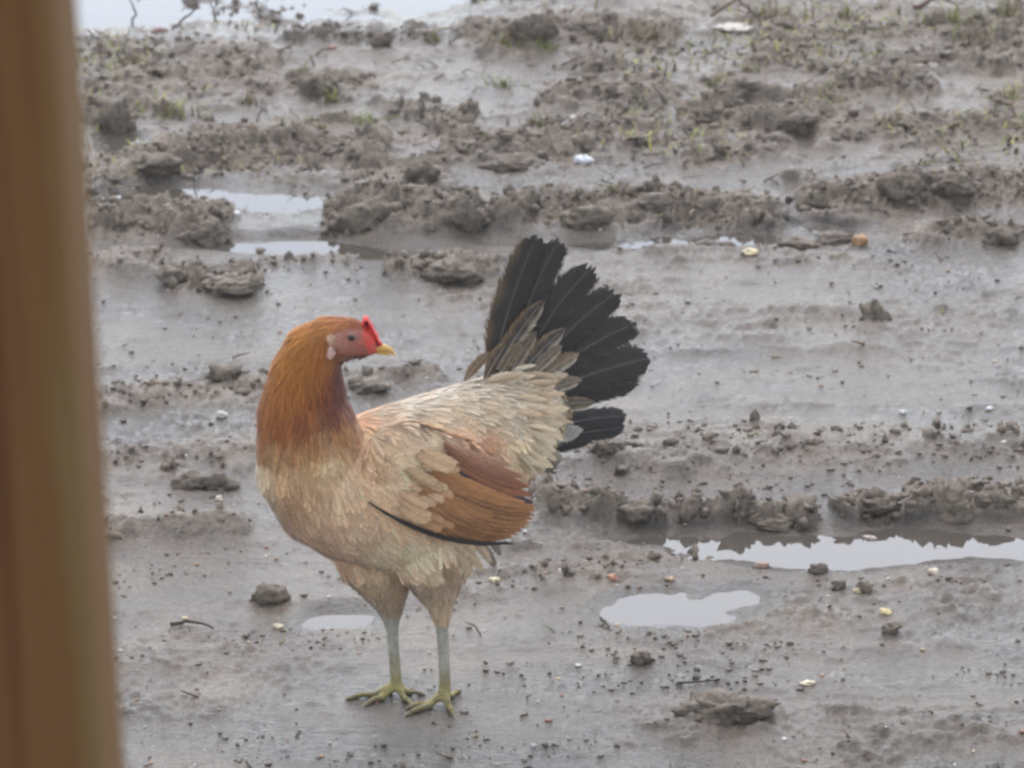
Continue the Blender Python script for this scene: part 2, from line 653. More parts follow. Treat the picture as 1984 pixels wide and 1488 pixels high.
# ------------------------------------------------------------------ GROUND: one sheet to the horizon
def build_ground():
    # rows lie closer together across the ridges, wider across the flats
    yy = np.linspace(2.8, 6.9, 700)
    xx = np.linspace(-.14, .14, 60)
    rg = terrain((xx[None] * yy[:, None]).ravel(), np.repeat(yy, 60))[2].reshape(700, 60).mean(1)
    rg = np.convolve(np.pad(rg, 12, mode='edge'), np.ones(25) / 25, 'valid')
    ys = []
    y = 2.8
    while y < 6.9:
        ys.append(y)
        y += (.000186 * y * y + .0004) * (1.55 - 1.35 * min(.75, float(np.interp(y, yy, rg))))
    fine = np.array(ys)
    print("ground rows", len(ys))
    near = np.array([-60, -25, -10, -4, -1, .4, 1.1, 1.6, 2.0, 2.3, 2.5, 2.65, 2.74])
    far = 6.9 * 1.022 ** np.arange(1, 40)
    far2 = far[-1] * 1.25 ** np.arange(1, 15)
    Y = np.concatenate([near, fine, far, far2])
    t = np.linspace(-.144, .144, 900)
    out = .144 * 1.09 ** np.arange(1, 30)
    out2 = out[-1] * 1.6 ** np.arange(1, 5)
    o = np.concatenate([out, out2])
    T = np.concatenate([-o[::-1], t, o])
    S = np.maximum(np.abs(Y), 2.0)
    X = T[None, :] * S[:, None]
    YY = np.repeat(Y[:, None], len(T), 1)
    z, wet, rough = terrain(X.ravel(), YY.ravel())
    V = np.stack([X.ravel(), YY.ravel(), z], 1)
    nr, nc = len(Y), len(T)
    # crumbly relief pushed out along the surface normal, so that steep faces carry it too
    G = V.reshape(nr, nc, 3)
    nrm = np.cross(np.gradient(G, axis=1), np.gradient(G, axis=0)).reshape(-1, 3)
    nrm /= np.linalg.norm(nrm, axis=1)[:, None] + 1e-12
    k = np.nonzero(rough > .04)[0]
    Q = V[k]
    Q = Q + .010 * np.stack([noise3(Q, 30, 1), noise3(Q, 30, 2), noise3(Q, 30, 3)], 1)
    dsp = .021 * np.maximum(-.25, fbm3(Q, 22, 2, 10)) + .0105 * (.35 - np.abs(noise3(Q, 52, 20))) + .0064 * (.3 - np.abs(noise3(Q, 118, 30))) + .0030 * noise3(Q, 230, 40)
    sx = np.minimum(1, rough[k] * 1.2)
    V[k] += nrm[k] * (dsp * sx)[:, None]
    GRID.update(Y=Y, T=T, Z=V[:, 2].reshape(nr, nc))
    i = (np.arange(nr - 1)[:, None] * nc + np.arange(nc - 1)[None, :]).ravel()
    F = np.stack([i, i + 1, i + nc + 1, i + nc], 1)
    o = mesh_np("muddy_ground", V, F, M_MUD, attrs={"wet": wet})
    return tag(o, "churned wet brown mud with ruts and clods", None, None, "structure")


build_ground()

PUD_LABEL = {"far": "wide pale puddle at the far edge of the mud", "track": "shallow pale puddle behind the left mud ridge",
             "rut": "dark water lying in the rut behind the hen", "brown": "thin brown water in the rut below the long ridge",
             "broad": "broad puddle mirroring the clod ridge on the right", "oval": "oval sky-bright puddle right of the hen's legs",
             "narrow": "narrow sky-bright puddle left of the hen's legs", "faint": "faint film of water near the post",
             "lump": "small wet patch in front of the upright mud lump"}
for nm, ee, lev in _pw:
    parts = []
    x0 = min(e[0] - e[2] * 1.2 for e in ee)
    x1 = max(e[0] + e[2] * 1.2 for e in ee)
    y0 = min(e[1] - e[3] * 1.2 for e in ee)
    y1 = max(e[1] + e[3] * 1.2 for e in ee)
    gx, gy = np.meshgrid(np.linspace(x0, x1, 60), np.linspace(y0, y1, 50))
    f = puddle_field(ee, gx, gy)
    idx = np.arange(gx.size).reshape(gx.shape)
    q = np.stack([idx[:-1, :-1], idx[:-1, 1:], idx[1:, 1:], idx[1:, :-1]], -1).reshape(-1, 4)
    ok = f.ravel()[q].min(1) < 1.22
    q = q[ok]
    used, inv = np.unique(q, return_inverse=True)
    V = np.stack([gx.ravel(), gy.ravel(), np.full(gx.size, lev)], 1)[used]
    o = mesh_np("puddle", V, inv.reshape(-1, 4), M_WATER)
    tag(o, PUD_LABEL[nm], None, None, "structure")

# ------------------------------------------------------------------ TIMBER POST in the left foreground
def build_post():
    Yp = 1.10
    e = at(188, 744, Yp)
    w, d, r = .092, .092, .006
    H = 2.35
    prof = []
    for cx, cy, a0 in ((w / 2 - r, d / 2 - r, 0), (-w / 2 + r, d / 2 - r, 90), (-w / 2 + r, -d / 2 + r, 180), (w / 2 - r, -d / 2 + r, 270)):
        for k in range(7):
            a = R(a0 + 15 * k)
            prof.append((cx + r * math.cos(a), cy + r * math.sin(a)))
    n = len(prof)
    zs = np.linspace(-.12, H, 60)
    V, F = [], []
    for z in zs:
        for (x, y) in prof:
            V.append((x + .0006 * math.sin(z * 9 + x * 60), y, z))
    for i in range(len(zs) - 1):
        for k in range(n):
            F.append((i * n + k, i * n + (k + 1) % n, (i + 1) * n + (k + 1) % n, (i + 1) * n + k))
    c = len(V)
    V.append((0, 0, H + .004))
    for k in range(0, n, 2):
        F.append((c, (len(zs) - 1) * n + k, (len(zs) - 1) * n + (k + 1) % n, (len(zs) - 1) * n + (k + 2) % n))
    o = mesh_np("timber_post", np.array(V), np.array(F), M_POST)
    lean = R(1.75)
    o.rotation_euler = (0, -lean, R(2.2))
    # right front edge of the post meets the seen edge at camera height
    o.location = (e[0] - w / 2 + math.sin(lean) * e[2] - .0072, Yp + d / 2, 0)
    tag(o, "greenish brown square timber post standing close by at left", "post")


build_post()

# ------------------------------------------------------------------ THE HEN
FAR_FOOT = on_ground(768, 1344)
NEAR_FOOT = on_ground(862, 1362)
Y0 = (FAR_FOOT[1] + NEAR_FOOT[1]) / 2
PX = 2200.0
HEAD = R(30)


def yax(px):
    return Y0 + .577 * (px - 830) / PX


FWD = np.array([-math.cos(HEAD), -math.sin(HEAD), 0])
LAT = np.array([math.sin(HEAD), -math.cos(HEAD), 0])       # towards the hen's left side, which we see
UP = np.array([0, 0, 1.0])
hen = empty("hen", (float((FAR_FOOT[0] + NEAR_FOOT[0]) / 2), float(Y0), float(min(FAR_FOOT[2], NEAR_FOOT[2]))))
tag(hen, "buff hen with black tail and orange neck standing with head turned back", "hen")


def chain(stations, n=14, lat=1.0, sub=2):
    """stations: (point, r_inplane, r_lateral); overlapping ellipsoids between them"""
    parts = []
    P = [np.array(s[0]) for s in stations]
    ra = [s[1] for s in stations]
    rb = [s[2] for s in stations]
    iv, jf = ICO[sub]
    for i in range(len(P) - 1):
        L = np.linalg.norm(P[i + 1] - P[i])
        k = max(3, int(L / (min(ra[i], ra[i + 1]) * .22)))
        for j in range(k + 1):
            f = j / k
            c = P[i] * (1 - f) + P[i + 1] * f
            a = ra[i] * (1 - f) + ra[i + 1] * f
            b_ = rb[i] * (1 - f) + rb[i + 1] * f
            v = c + a * iv[:, :1] * FWD + b_ * iv[:, 1:2] * LAT + a * iv[:, 2:] * UP
            parts.append((v, jf))
    return merge(parts)


def S(px, py, Y, r, lat=1.0):
    return (at(px, py, Y), r / PX, r * lat / PX)


body_ch = [S(598, 900, yax(598), 100, .80), S(632, 952, yax(632), 104, .82), S(690, 950, yax(690), 136, .84), S(772, 945, yax(772), 160, .86),
           S(860, 900, yax(860), 142, .86), S(945, 850, yax(945), 117, .82), S(1005, 806, yax(1005), 82, .8), S(1040, 795, yax(1040), 52, .8)]
yn = yax(600) + .004
neck_ch = [S(600, 862, yax(600), 101, .85), S(588, 795, yn, 85, .85), S(594, 722, yn, 67, .82), S(607, 682, yn, 56, .8), S(636, 657, yn, 43, .78),
           S(672, 655, yn - .002, 39, .72), S(696, 659, yn - .002, 31, .72), S(718, 668, yn - .002, 19, .75), S(732, 675, yn - .002, 9, .8)]
yfn, yff = NEAR_FOOT[1], FAR_FOOT[1]
wing_ch = [S(770, 885, yax(770) - .050, 70, .30), S(850, 925, yax(850) - .056, 84, .26), S(930, 960, yax(930) - .050, 66, .22)]


def leg(hx, hy, foot, hip_dy, k):
    yF = foot[1]
    pts = [S(*k[0], yF + hip_dy, k[0 + 4][0], .8), S(*k[1], yF + hip_dy * .5, k[5][0], .8), S(*k[2], yF, k[6][0], 1), S(*k[3], yF, k[7][0], 1)]
    return pts


near_leg = [S(835, 1050, yax(835) - .030, 90, .7), S(845, 1108, yfn + .006, 60, .85), S(852, 1160, yfn + .003, 30, .9), S(855, 1195, yfn, 18), S(857, 1218, yfn, 13),
            S(860, 1275, yfn, 12), S(862, 1318, yfn, 12.5), (NEAR_FOOT + np.array([0, 0, .008]), 13 / PX, 13 / PX)]
far_leg = [S(730, 1055, yax(730) + .022, 92, .7), S(742, 1108, yff - .004, 62, .85), S(755, 1165, yff, 31, .9), S(758, 1198, yff, 18), S(760, 1220, yff, 13),
           S(764, 1275, yff, 12), S(767, 1315, yff, 12.5), (FAR_FOOT + np.array([0, 0, .008]), 13 / PX, 13 / PX)]


def toe(foot, px, py, r0=7.5, r1=5.0, arch=.006):
    tip = on_ground(px, py)
    n = 5
    out = []
    for i in range(n):
        f = i / (n - 1)
        p = foot * (1 - f) + tip * f
        rr = (r0 * (1 - f) + r1 * f) / PX
        p[2] = hz(p[0], p[1]) * .5 + (foot[2] * (1 - f) + tip[2] * f) * .5 + rr * .45 + arch * (1 - f) ** 2 + .002 * math.sin(f * 9.4)
        out.append((p, rr, rr))
    return out


TOES = [(FAR_FOOT, 682, 1354), (FAR_FOOT, 712, 1366), (FAR_FOOT, 797, 1368), (FAR_FOOT, 814, 1346),
        (NEAR_FOOT, 793, 1385), (NEAR_FOOT, 797, 1372), (NEAR_FOOT, 878, 1386), (NEAR_FOOT, 888, 1342)]
toe_ch = [toe(f, x, y, 8 if k in (3, 7) else 9.5, 5.5 if k in (3, 7) else 6.6) for k, (f, x, y) in enumerate(TOES)]
parts = [chain(body_ch, sub=3), chain(neck_ch, sub=3), chain(wing_ch, sub=3), chain(near_leg), chain(far_leg)] + [chain(t, sub=1) for t in toe_ch]
bv, bf = merge(parts)
tmp = mesh_np("body_blocks", bv, bf, None, smooth=False)
md = tmp.modifiers.new("r", 'REMESH')
md.mode = 'VOXEL'
md.voxel_size = .0019
ms = tmp.modifiers.new("s", 'SMOOTH')
ms.factor = .5
ms.iterations = 5
dg = bpy.context.evaluated_depsgraph_get()
em = tmp.evaluated_get(dg).to_mesh()
nv = len(em.vertices)
BV = np.empty(nv * 3, np.float32)
em.vertices.foreach_get("co", BV)
BV = BV.reshape(-1, 3).astype(float)
BN = np.empty(nv * 3, np.float32)
em.vertices.foreach_get("normal", BN)
BN = BN.reshape(-1, 3).astype(float)
em.calc_loop_triangles()
BT = np.empty(len(em.loop_triangles) * 3, np.int32)
em.loop_triangles.foreach_get("vertices", BT)
BT = BT.reshape(-1, 3)
bpy.data.objects.remove(tmp)
bvh = BVHTree.FromPolygons([tuple(v) for v in BV], [tuple(int(i) for i in t) for t in BT])


def hit(px, py, fall=None):
    d = Vector(ray(px, py)).normalized()
    loc, nor, i, dist = bvh.ray_cast(Vector((0, 0, CAM_H)), d)
    if loc is None:
        loc, nor, i, dist = bvh.find_nearest(Vector(at(px, py, yax(px))))
    return np.array(loc), np.array(nor)


# plumage map: pixel of the photograph it was read from, flow (right, down), colour, length mm, width mm, lift
PL = [
    (694, 624, -1, -.1, (150, 88, 58), 6, 3, .12), (665, 622, -1, .1, (165, 102, 62), 8, 3, .12), (640, 632, -1, .45, (172, 112, 62), 12, 3.2, .12), (590, 650, -.8, .7, (186, 122, 58), 15, 3.4, .12),
    (548, 690, -.4, 1, (186, 120, 55), 20, 3.6, .12), (600, 690, -.5, 1, (176, 112, 50), 20, 3.6, .1), (625, 680, -.3, 1, (160, 98, 45), 16, 3.4, .1),
    (620, 720, -.1, 1, (165, 100, 45), 22, 3.6, .1), (575, 730, -.2, 1, (176, 110, 50), 24, 3.6, .1), (525, 750, -.15, 1, (176, 110, 50), 24, 3.6, .1),
    (600, 770, 0, 1, (158, 94, 44), 26, 3.8, .1), (560, 780, -.1, 1, (170, 104, 48), 26, 3.8, .1), (510, 800, -.1, 1, (165, 100, 50), 26, 3.8, .1),
    (500, 840, 0, 1, (165, 105, 60), 24, 4, .1), (545, 830, 0, 1, (150, 88, 45), 24, 4, .1), (585, 820, 0, 1, (135, 76, 42), 24, 4, .1),
    (630, 760, 0, 1, (125, 68, 42), 22, 3.8, .1), (655, 730, .1, 1, (108, 62, 48), 14, 3.4, .1), (660, 765, .2, 1, (108, 62, 48), 18, 3.6, .1), (640, 800, .1, 1, (118, 66, 46), 22, 4, .1),
    (675, 785, .5, 1, (130, 86, 66), 20, 4.5, .1), (700, 800, .7, 1, (170, 130, 96), 20, 5, .1), (600, 850, .05, 1, (172, 122, 76), 22, 5, .1), (655, 835, .2, 1, (176, 126, 80), 22, 5, .1),
    (530, 862, .05, 1, (180, 138, 92), 22, 5.5, .1),
    (500, 900, .1, 1, (196, 172, 138), 20, 7, .1), (550, 910, .1, 1, (184, 148, 108), 22, 7, .1), (600, 890, .1, 1, (186, 150, 108), 22, 7, .1), (640, 880, .2, 1, (202, 170, 128), 22, 7, .1),
    (700, 850, .6, 1, (205, 168, 128), 22, 7, .1), (740, 820, .9, .6, (200, 168, 132), 20, 7, .1), (520, 960, .3, 1, (182, 154, 122), 20, 7.5, .1), (560, 970, .25, 1, (166, 130, 96), 22, 7.5, .1),
    (600, 960, .3, 1, (182, 148, 112), 22, 7.5, .1), (660, 950, .4, 1, (188, 156, 120), 22, 7.5, .1), (560, 1030, .5, 1, (170, 138, 112), 20, 7.5, .1), (620, 1040, .6, 1, (176, 144, 116), 22, 8, .1),
    (690, 1040, .6, 1, (184, 156, 124), 22, 8, .1), (640, 1080, .7, 1, (160, 128, 100), 18, 8, .1), (740, 1080, .6, 1, (184, 158, 126), 22, 8, .1), (800, 1070, .5, 1, (188, 164, 132), 22, 8, .1),
    (860, 1090, .4, 1, (180, 154, 124), 20, 7, .12), (720, 1130, .3, 1, (164, 140, 110), 16, 6, .12), (760, 1160, .1, 1, (146, 124, 98), 13, 5, .1), (850, 1140, .2, 1, (168, 146, 116), 16, 6, .12),
    (852, 1175, .1, 1, (150, 126, 100), 11, 4.5, .1), (757, 1185, .05, 1, (134, 114, 92), 11, 4.5, .1), (900, 1070, .4, 1, (186, 160, 130), 18, 7, .15), (940, 1050, .6, .8, (180, 150, 122), 18, 7, .15),
    (720, 775, 1, .3, (214, 192, 160), 20, 7, .1), (780, 772, 1, .05, (226, 210, 182), 22, 7, .1), (840, 765, 1, -.1, (228, 212, 184), 24, 7, .1), (900, 748, 1, -.2, (222, 204, 174), 26, 7, .12),
    (960, 735, 1, -.2, (214, 192, 160), 26, 7, .12), (1020, 740, 1, -.05, (226, 206, 172), 26, 7, .14), (1055, 790, 1, .25, (222, 202, 168), 26, 7, .15), (1050, 850, .8, .7, (214, 192, 156), 24, 7, .15),
    (1000, 870, .8, .6, (200, 172, 134), 24, 7, .15), (980, 800, 1, .2, (220, 198, 164), 26, 7, .12), (920, 800, 1, .15, (214, 188, 150), 26, 7, .12), (860, 800, 1, .15, (212, 186, 150), 24, 7, .1), (790, 815, 1, .3, (206, 178, 142), 22, 7, .1),
    (760, 860, .9, .5, (206, 172, 134), 20, 8, .08), (820, 860, .95, .45, (202, 170, 134), 22, 8, .08), (880, 850, .95, .4, (184, 148, 114), 24, 7, .08), (920, 865, .9, .5, (165, 120, 88), 24, 7, .08),
    (740, 930, .7, .8, (192, 158, 122), 20, 8.5, .08), (790, 910, .8, .65, (204, 172, 134), 20, 8.5, .08), (840, 920, .8, .65, (198, 164, 126), 22, 8, .08), (870, 900, .85, .55, (178, 138, 106), 22, 7, .08),
    (770, 970, .7, .7, (188, 154, 118), 20, 8.5, .08), (820, 985, .75, .6, (190, 156, 120), 22, 8.5, .08), (860, 970, .8, .6, (182, 144, 110), 22, 8, .08), (840, 1020, .85, .45, (180, 146, 114), 20, 8, .08), (900, 960, .8, .6, (165, 112, 72), 22, 8, .06),
    (950, 960, .85, .5, (160, 104, 62), 22, 8, .06), (980, 1000, .85, .4, (155, 100, 58), 20, 8, .06),
]
FACE = [(655, 662, (176, 124, 108)), (666, 670, (170, 116, 102)), (674, 656, (164, 108, 94)), (690, 657, (166, 104, 92)), (700, 668, (180, 98, 88)), (716, 664, (220, 78, 66)), (726, 673, (206, 88, 78)), (680, 675, (166, 108, 96)), (700, 678, (166, 100, 90)), (712, 656, (204, 84, 72))]
PA = [hit(a[0], a[1])[0] for a in PL]
PD = np.array([[a[2], 0, -a[3]] for a in PL], float)
PD /= np.linalg.norm(PD, axis=1)[:, None]
PC = np.array([lin(a[4]) for a in PL])
PC *= np.where(np.array([a[1] < 830 and a[0] > 700 for a in PL]), .82, np.where(np.array([a[1] < 865 and a[0] < 700 for a in PL]), 1.04, np.where(np.array([a[1] > 1040 for a in PL]), 2.0, 1.6)))[:, None]  # light put into plumage colour: back dimmed, breast and belly raised against shading
_bf = np.array([not (a[1] < 865 and a[0] < 700) for a in PL])
PC[_bf] = PC[_bf] * np.array([1.0, 1.01, 1.06])
PS = np.array([[a[5] * .001, a[6] * .001, a[7]] for a in PL])
PA = np.array(PA)
FA = np.array([hit(a[0], a[1])[0] for a in FACE])
FC = np.array([lin(a[2]) for a in FACE])
ALB = .95          # photograph value -> surface albedo


def field(P, p=2.5):
    D = np.zeros((len(P), len(PA)))
    d = P[:, None, :] - PA[None]
    d[:, :, 1] *= .30
    q = (d ** 2).sum(2) + 1e-6
    w = 1 / q ** (p / 2 + .5)
    w /= w.sum(1)[:, None]
    return w @ PD, w @ PC, w @ PS


def face_mask(P):
    d = P[:, None, :] - FA[None]
    d[:, :, 1] *= .35
    q = np.sqrt((d ** 2).sum(2))
    return q.min(1), FC[q.argmin(1)]


# colour of the skin under the plumage, of shanks and toes
_, bc, _ = field(BV)
bc = bc * ALB * .85
fm, fc = face_mask(BV)
k = 1 - sstep(.0065, .0105, fm)
bc = bc * (1 - k[:, None]) + fc * np.array([.95, .90, .82]) * ALB * k[:, None]
zt = at(857, 1205, yfn)[2]
shank = lin((172, 166, 150)) * .85
toes_c = lin((168, 152, 90)) * .72
k = 1 - sstep(zt - .004, zt + .004, BV[:, 2])
gz = hen.location.z
k2 = 1 - sstep(gz + .004, gz + .050, BV[:, 2] + .006 * noise3(BV, 90, 4))
legc = shank * (1 - k2[:, None]) + toes_c * k2[:, None]
ring = .95 + .07 * np.sin(BV[:, 2] * 1900 + 3 * noise3(BV, 160, 3)) + .22 * noise3(BV, 240, 5)
mudk = (1 - sstep(gz - .001, gz + .008, BV[:, 2] + .004 * noise3(BV, 190, 2))) * .75
legc = legc * ring[:, None] * (1 - mudk[:, None]) + np.array([.06, .05, .04]) * mudk[:, None]
bc = bc * (1 - k[:, None]) + legc * k[:, None]
mesh_np("body", BV, BT, M_SKIN, hen, attrs={"Col": bc})


# ---- covering feathers: each a small curved vane
def sample_surface(n):
    a, b_, c = BV[BT[:, 0]], BV[BT[:, 1]], BV[BT[:, 2]]
    ar = np.linalg.norm(np.cross(b_ - a, c - a), axis=1)
    i = RNG.choice(len(BT), n, p=ar / ar.sum())
    r1, r2 = np.sqrt(RNG.random(n)), RNG.random(n)
    w = np.stack([1 - r1, r1 * (1 - r2), r1 * r2], 1)
    P = (np.stack([a[i], b_[i], c[i]], 1) * w[:, :, None]).sum(1)
    Nn = (np.stack([BN[BT[i, 0]], BN[BT[i, 1]], BN[BT[i, 2]]], 1) * w[:, :, None]).sum(1)
    return P, Nn / np.linalg.norm(Nn, axis=1)[:, None]


def vanes(P, Nn, T, Lg, Wd, lift, C, stations, prof, root=.22, tipmix=.0, tipcol=None):
    """vectorised feather cards: 3 x len(stations) vertices each"""
    n, m = len(P), len(stations)
    side = np.cross(Nn, T)
    side /= np.linalg.norm(side, axis=1)[:, None] + 1e-9
    V = np.zeros((n, m, 3, 3))
    CC = np.zeros((n, m, 3, 3))
    FV = np.zeros((n, m, 3, 3))
    fid = RNG.random(n)
    sw = RNG.normal(0, .10, n)
    for i, s in enumerate(stations):
        base = P + T * (Lg * (s - root))[:, None] + Nn * (Lg * lift * (s - .1) - Lg * .16 * s * s * .5 + .0006)[:, None] + side * (Lg * sw * s * s)[:, None]
        for j, v in enumerate((-1, 0, 1)):
            V[:, i, j] = base + side * (Wd * .5 * prof[i] * v)[:, None] - Nn * (Wd * .10 * abs(v))[:, None]
            sh = (1.02 if v == 0 else .99) * (.96 + .07 * s)
            CC[:, i, j] = C * sh
            FV[:, i, j, 0] = v
            FV[:, i, j, 1] = s
            FV[:, i, j, 2] = fid
    F = []
    for i in range(m - 1):
        for j in (0, 1):
            F.append((i * 3 + j, (i + 1) * 3 + j, (i + 1) * 3 + j + 1, i * 3 + j + 1))
    F = (np.arange(n) * m * 3)[:, None, None] + np.array(F)[None]
    return V.reshape(-1, 3), F.reshape(-1, 4), CC.reshape(-1, 3), FV.reshape(-1, 3)


def plume(name, n, lscale, wscale, stations, prof, mat, colvar, dirvar, liftadd=0.0, keep=None):
    P, Nn = sample_surface(n)
    fmask, _ = face_mask(P)
    ok = (fmask > .0085) & (P[:, 2] > zt + .004)
    if keep is not None:
        ok &= keep(P, Nn)
    P, Nn = P[ok], Nn[ok]
    T, C, Sz = field(P)
    n = len(P)
    T = T + RNG.normal(0, dirvar, (n, 3))
    T = T - Nn * (T * Nn).sum(1)[:, None]
    T /= np.linalg.norm(T, axis=1)[:, None] + 1e-9
    b_ = 1 + RNG.normal(0, colvar, n)
    warm = RNG.normal(0, colvar * .35, n)
    C = C * ALB * np.clip(b_, .45, 1.6)[:, None] * np.stack([1 + warm, np.ones(n), 1 - warm], 1)
    Lg = Sz[:, 0] * lscale * RNG.uniform(.75, 1.25, n)
    Wd = Sz[:, 1] * wscale * RNG.uniform(.75, 1.2, n)
    V, F, CC, FV = vanes(P, Nn, T, Lg, Wd, Sz[:, 2] * .6 + liftadd + RNG.normal(0, .03, n), np.clip(C, 0, .85), stations, prof)
    o = mesh_np(name, V, F, mat, hen, attrs={"Col": CC, "Fv": FV})
    nn_ = Nn + T * .25 + RNG.normal(0, .10, (n, 3))
    nn_ /= np.linalg.norm(nn_, axis=1)[:, None]
    o.data.normals_split_custom_set_from_vertices(np.repeat(nn_, len(stations) * 3, 0).tolist())
    o["kind"] = "stuff"
    return o


plume("covering_feathers", 19000, .92, .86, (0, .3, .6, .85, 1), (.5, .95, 1.0, .85, .45), M_FEATHER, .08, .12)
plume("feather_barbs", 34000, .9, .13, (0, .5, 1), (.8, 1.0, .25), M_FEATHER, .19, .20, .05)


# ---- large feathers, each a part
def big_feather(name, base, tip, width, nrm, bow=0.0, sag=0.0, edge=(60, 50, 42), mid=(40, 37, 36), edge2=None, rag=.0, blunt=.6, m=14, q=9, parent=None, emix=.35, taper=.8, rib=1.4, soft=None, quill=False, bul=0.0, shaft=None):
    base, tip = np.array(base, float), np.array(tip, float)
    ax = tip - base
    L = np.linalg.norm(ax)
    t = ax / L
    nrm = np.array(nrm, float)
    nrm = nrm - t * nrm.dot(t)
    nrm /= np.linalg.norm(nrm)
    side = np.cross(nrm, t)
    V, C, FV = [], [], []
    e1, e2, mc = lin(edge), lin(edge2 if edge2 else edge), lin(mid)
    if quill:
        e1, e2 = e1 * .55 + mc * .45, e2 * .55 + mc * .45
    ph = random.uniform(0, 9)
    notch = [(random.uniform(.3, .95), random.choice((-1, 1)), random.uniform(.02, .06)) for _ in range(3)]
    for i in range(m):
        s = i / (m - 1)
        w = width * .5 * (min(1, .28 + s * 2.1)) * (1 - max(0, (s - blunt) / (1 - blunt)) ** 2.6 * taper)
        for j in range(q):
            v = -1 + 2 * j / (q - 1)
            ss = s
            if s > .8:
                ss = s - (1 - math.sqrt(max(0, 1 - (v * .8) ** 2))) * .16 * (s - .8) / .2
                if i == m - 1:
                    ss += random.uniform(-1, .5) * rag
            off = side * (v * w * (1 + random.uniform(-1, 1) * rag * .8 * (abs(v) > .9))) + side * (bow * L * s * (1 - s) * 4 + bow * L * .0)
            p = base + t * (L * ss) + off + nrm * (bul * L * 4 * s * (1 - s) + sag * L * s * s - .10 * w * v * v * 2 + (0.0012 if j == q // 2 else 0) * (1 - s))
            V.append(p)
            FV.append((v, s, ph / 9))
            e = e1 if v < 0 else e2
            a = sstep(1 - emix * 1.6, 1 - emix * .3, abs(v) + .12 * math.sin(s * 23 + ph)) if abs(v) > .05 else 0
            c = (mc * (1 - a) + e * a) * (1 + .10 * math.sin(v * 17 + ph * 3) * (rib <= 1.0))
            if j == q // 2:
                c = c * rib + (.008 if rib > 1.2 else 0)
            C.append(c * (1 + .08 * math.sin(s * 31 + v * 5 + ph)))
    F = []
    for i in range(m - 1):
        for j in range(q - 1):
            F.append((i * q + j, (i + 1) * q + j, (i + 1) * q + j + 1, i * q + j + 1))
    alb = .80 if rib > 1.1 else (1.0 if quill else .98)
    C = np.array(C)
    o = mesh_np(name, np.array(V), np.array(F), M_FEATHER if soft is not None and not quill else M_QUILL, parent or hen, attrs={"Col": np.clip(np.array(C) * alb, 0, 1), "Fv": np.array(FV)})
    if shaft:
        cl = [np.array(V[i * q + q // 2]) + nrm * .0004 for i in range(0, m - 1)]
        v_, f_ = tube(cl, np.linspace(.0006, .0002, len(cl)), 5, cap=False)
        mesh_np("shaft", v_, f_, M_SHAFT, o, attrs={"Col": np.tile(lin(shaft), (len(v_), 1))})
    if soft is not None:       # downy feathers shade like the rounded body they lie on
        s_ = np.array(soft) + .3 * nrm
        s_ /= np.linalg.norm(s_)
        o.data.normals_split_custom_set_from_vertices(np.tile(s_, (len(V), 1)).tolist())
    return o


# tail: (base px, tip px, width px, depth order mm, mid, edge left(v>0?), edge right, rag, bow)
BK, BK2 = (64, 58, 53), (74, 66, 58)
TAIL = [
    ((952, 742), (1042, 458), 62, 0, (62, 56, 50), (58, 54, 50), (104, 86, 64), .012, .05),
    ((985, 750), (1090, 464), 64, 3, BK, BK, BK2, .03, .05),
    ((1000, 752), (1150, 516), 62, 6, BK, BK2, BK, .035, .05),
    ((1010, 758), (1200, 566), 62, 9, BK, BK, BK2, .035, .045),
    ((1015, 764), (1234, 626), 60, 12, BK, BK2, BK, .035, .04),
    ((1020, 772), (1264, 692), 62, 15, BK, BK, BK2, .03, .01),
    ((1020, 780), (1240, 735), 46, 18, BK, BK, BK2, .03, .0),
    ((1035, 835), (1218, 806), 38, 10, (62, 58, 55), BK, BK2, .03, .03),
    ((1030, 850), (1212, 826), 34, 13, (60, 56, 54), BK, BK2, .02, .0),
    ((1025, 875), (1150, 848), 24, 16, BK, BK, BK2, .02, -.03),
]
TSL = .35          # the fan turns away from us towards the right


def ty(px, mm):
    return yax(1000) + TSL * (px - 1000) / PX + mm * .001


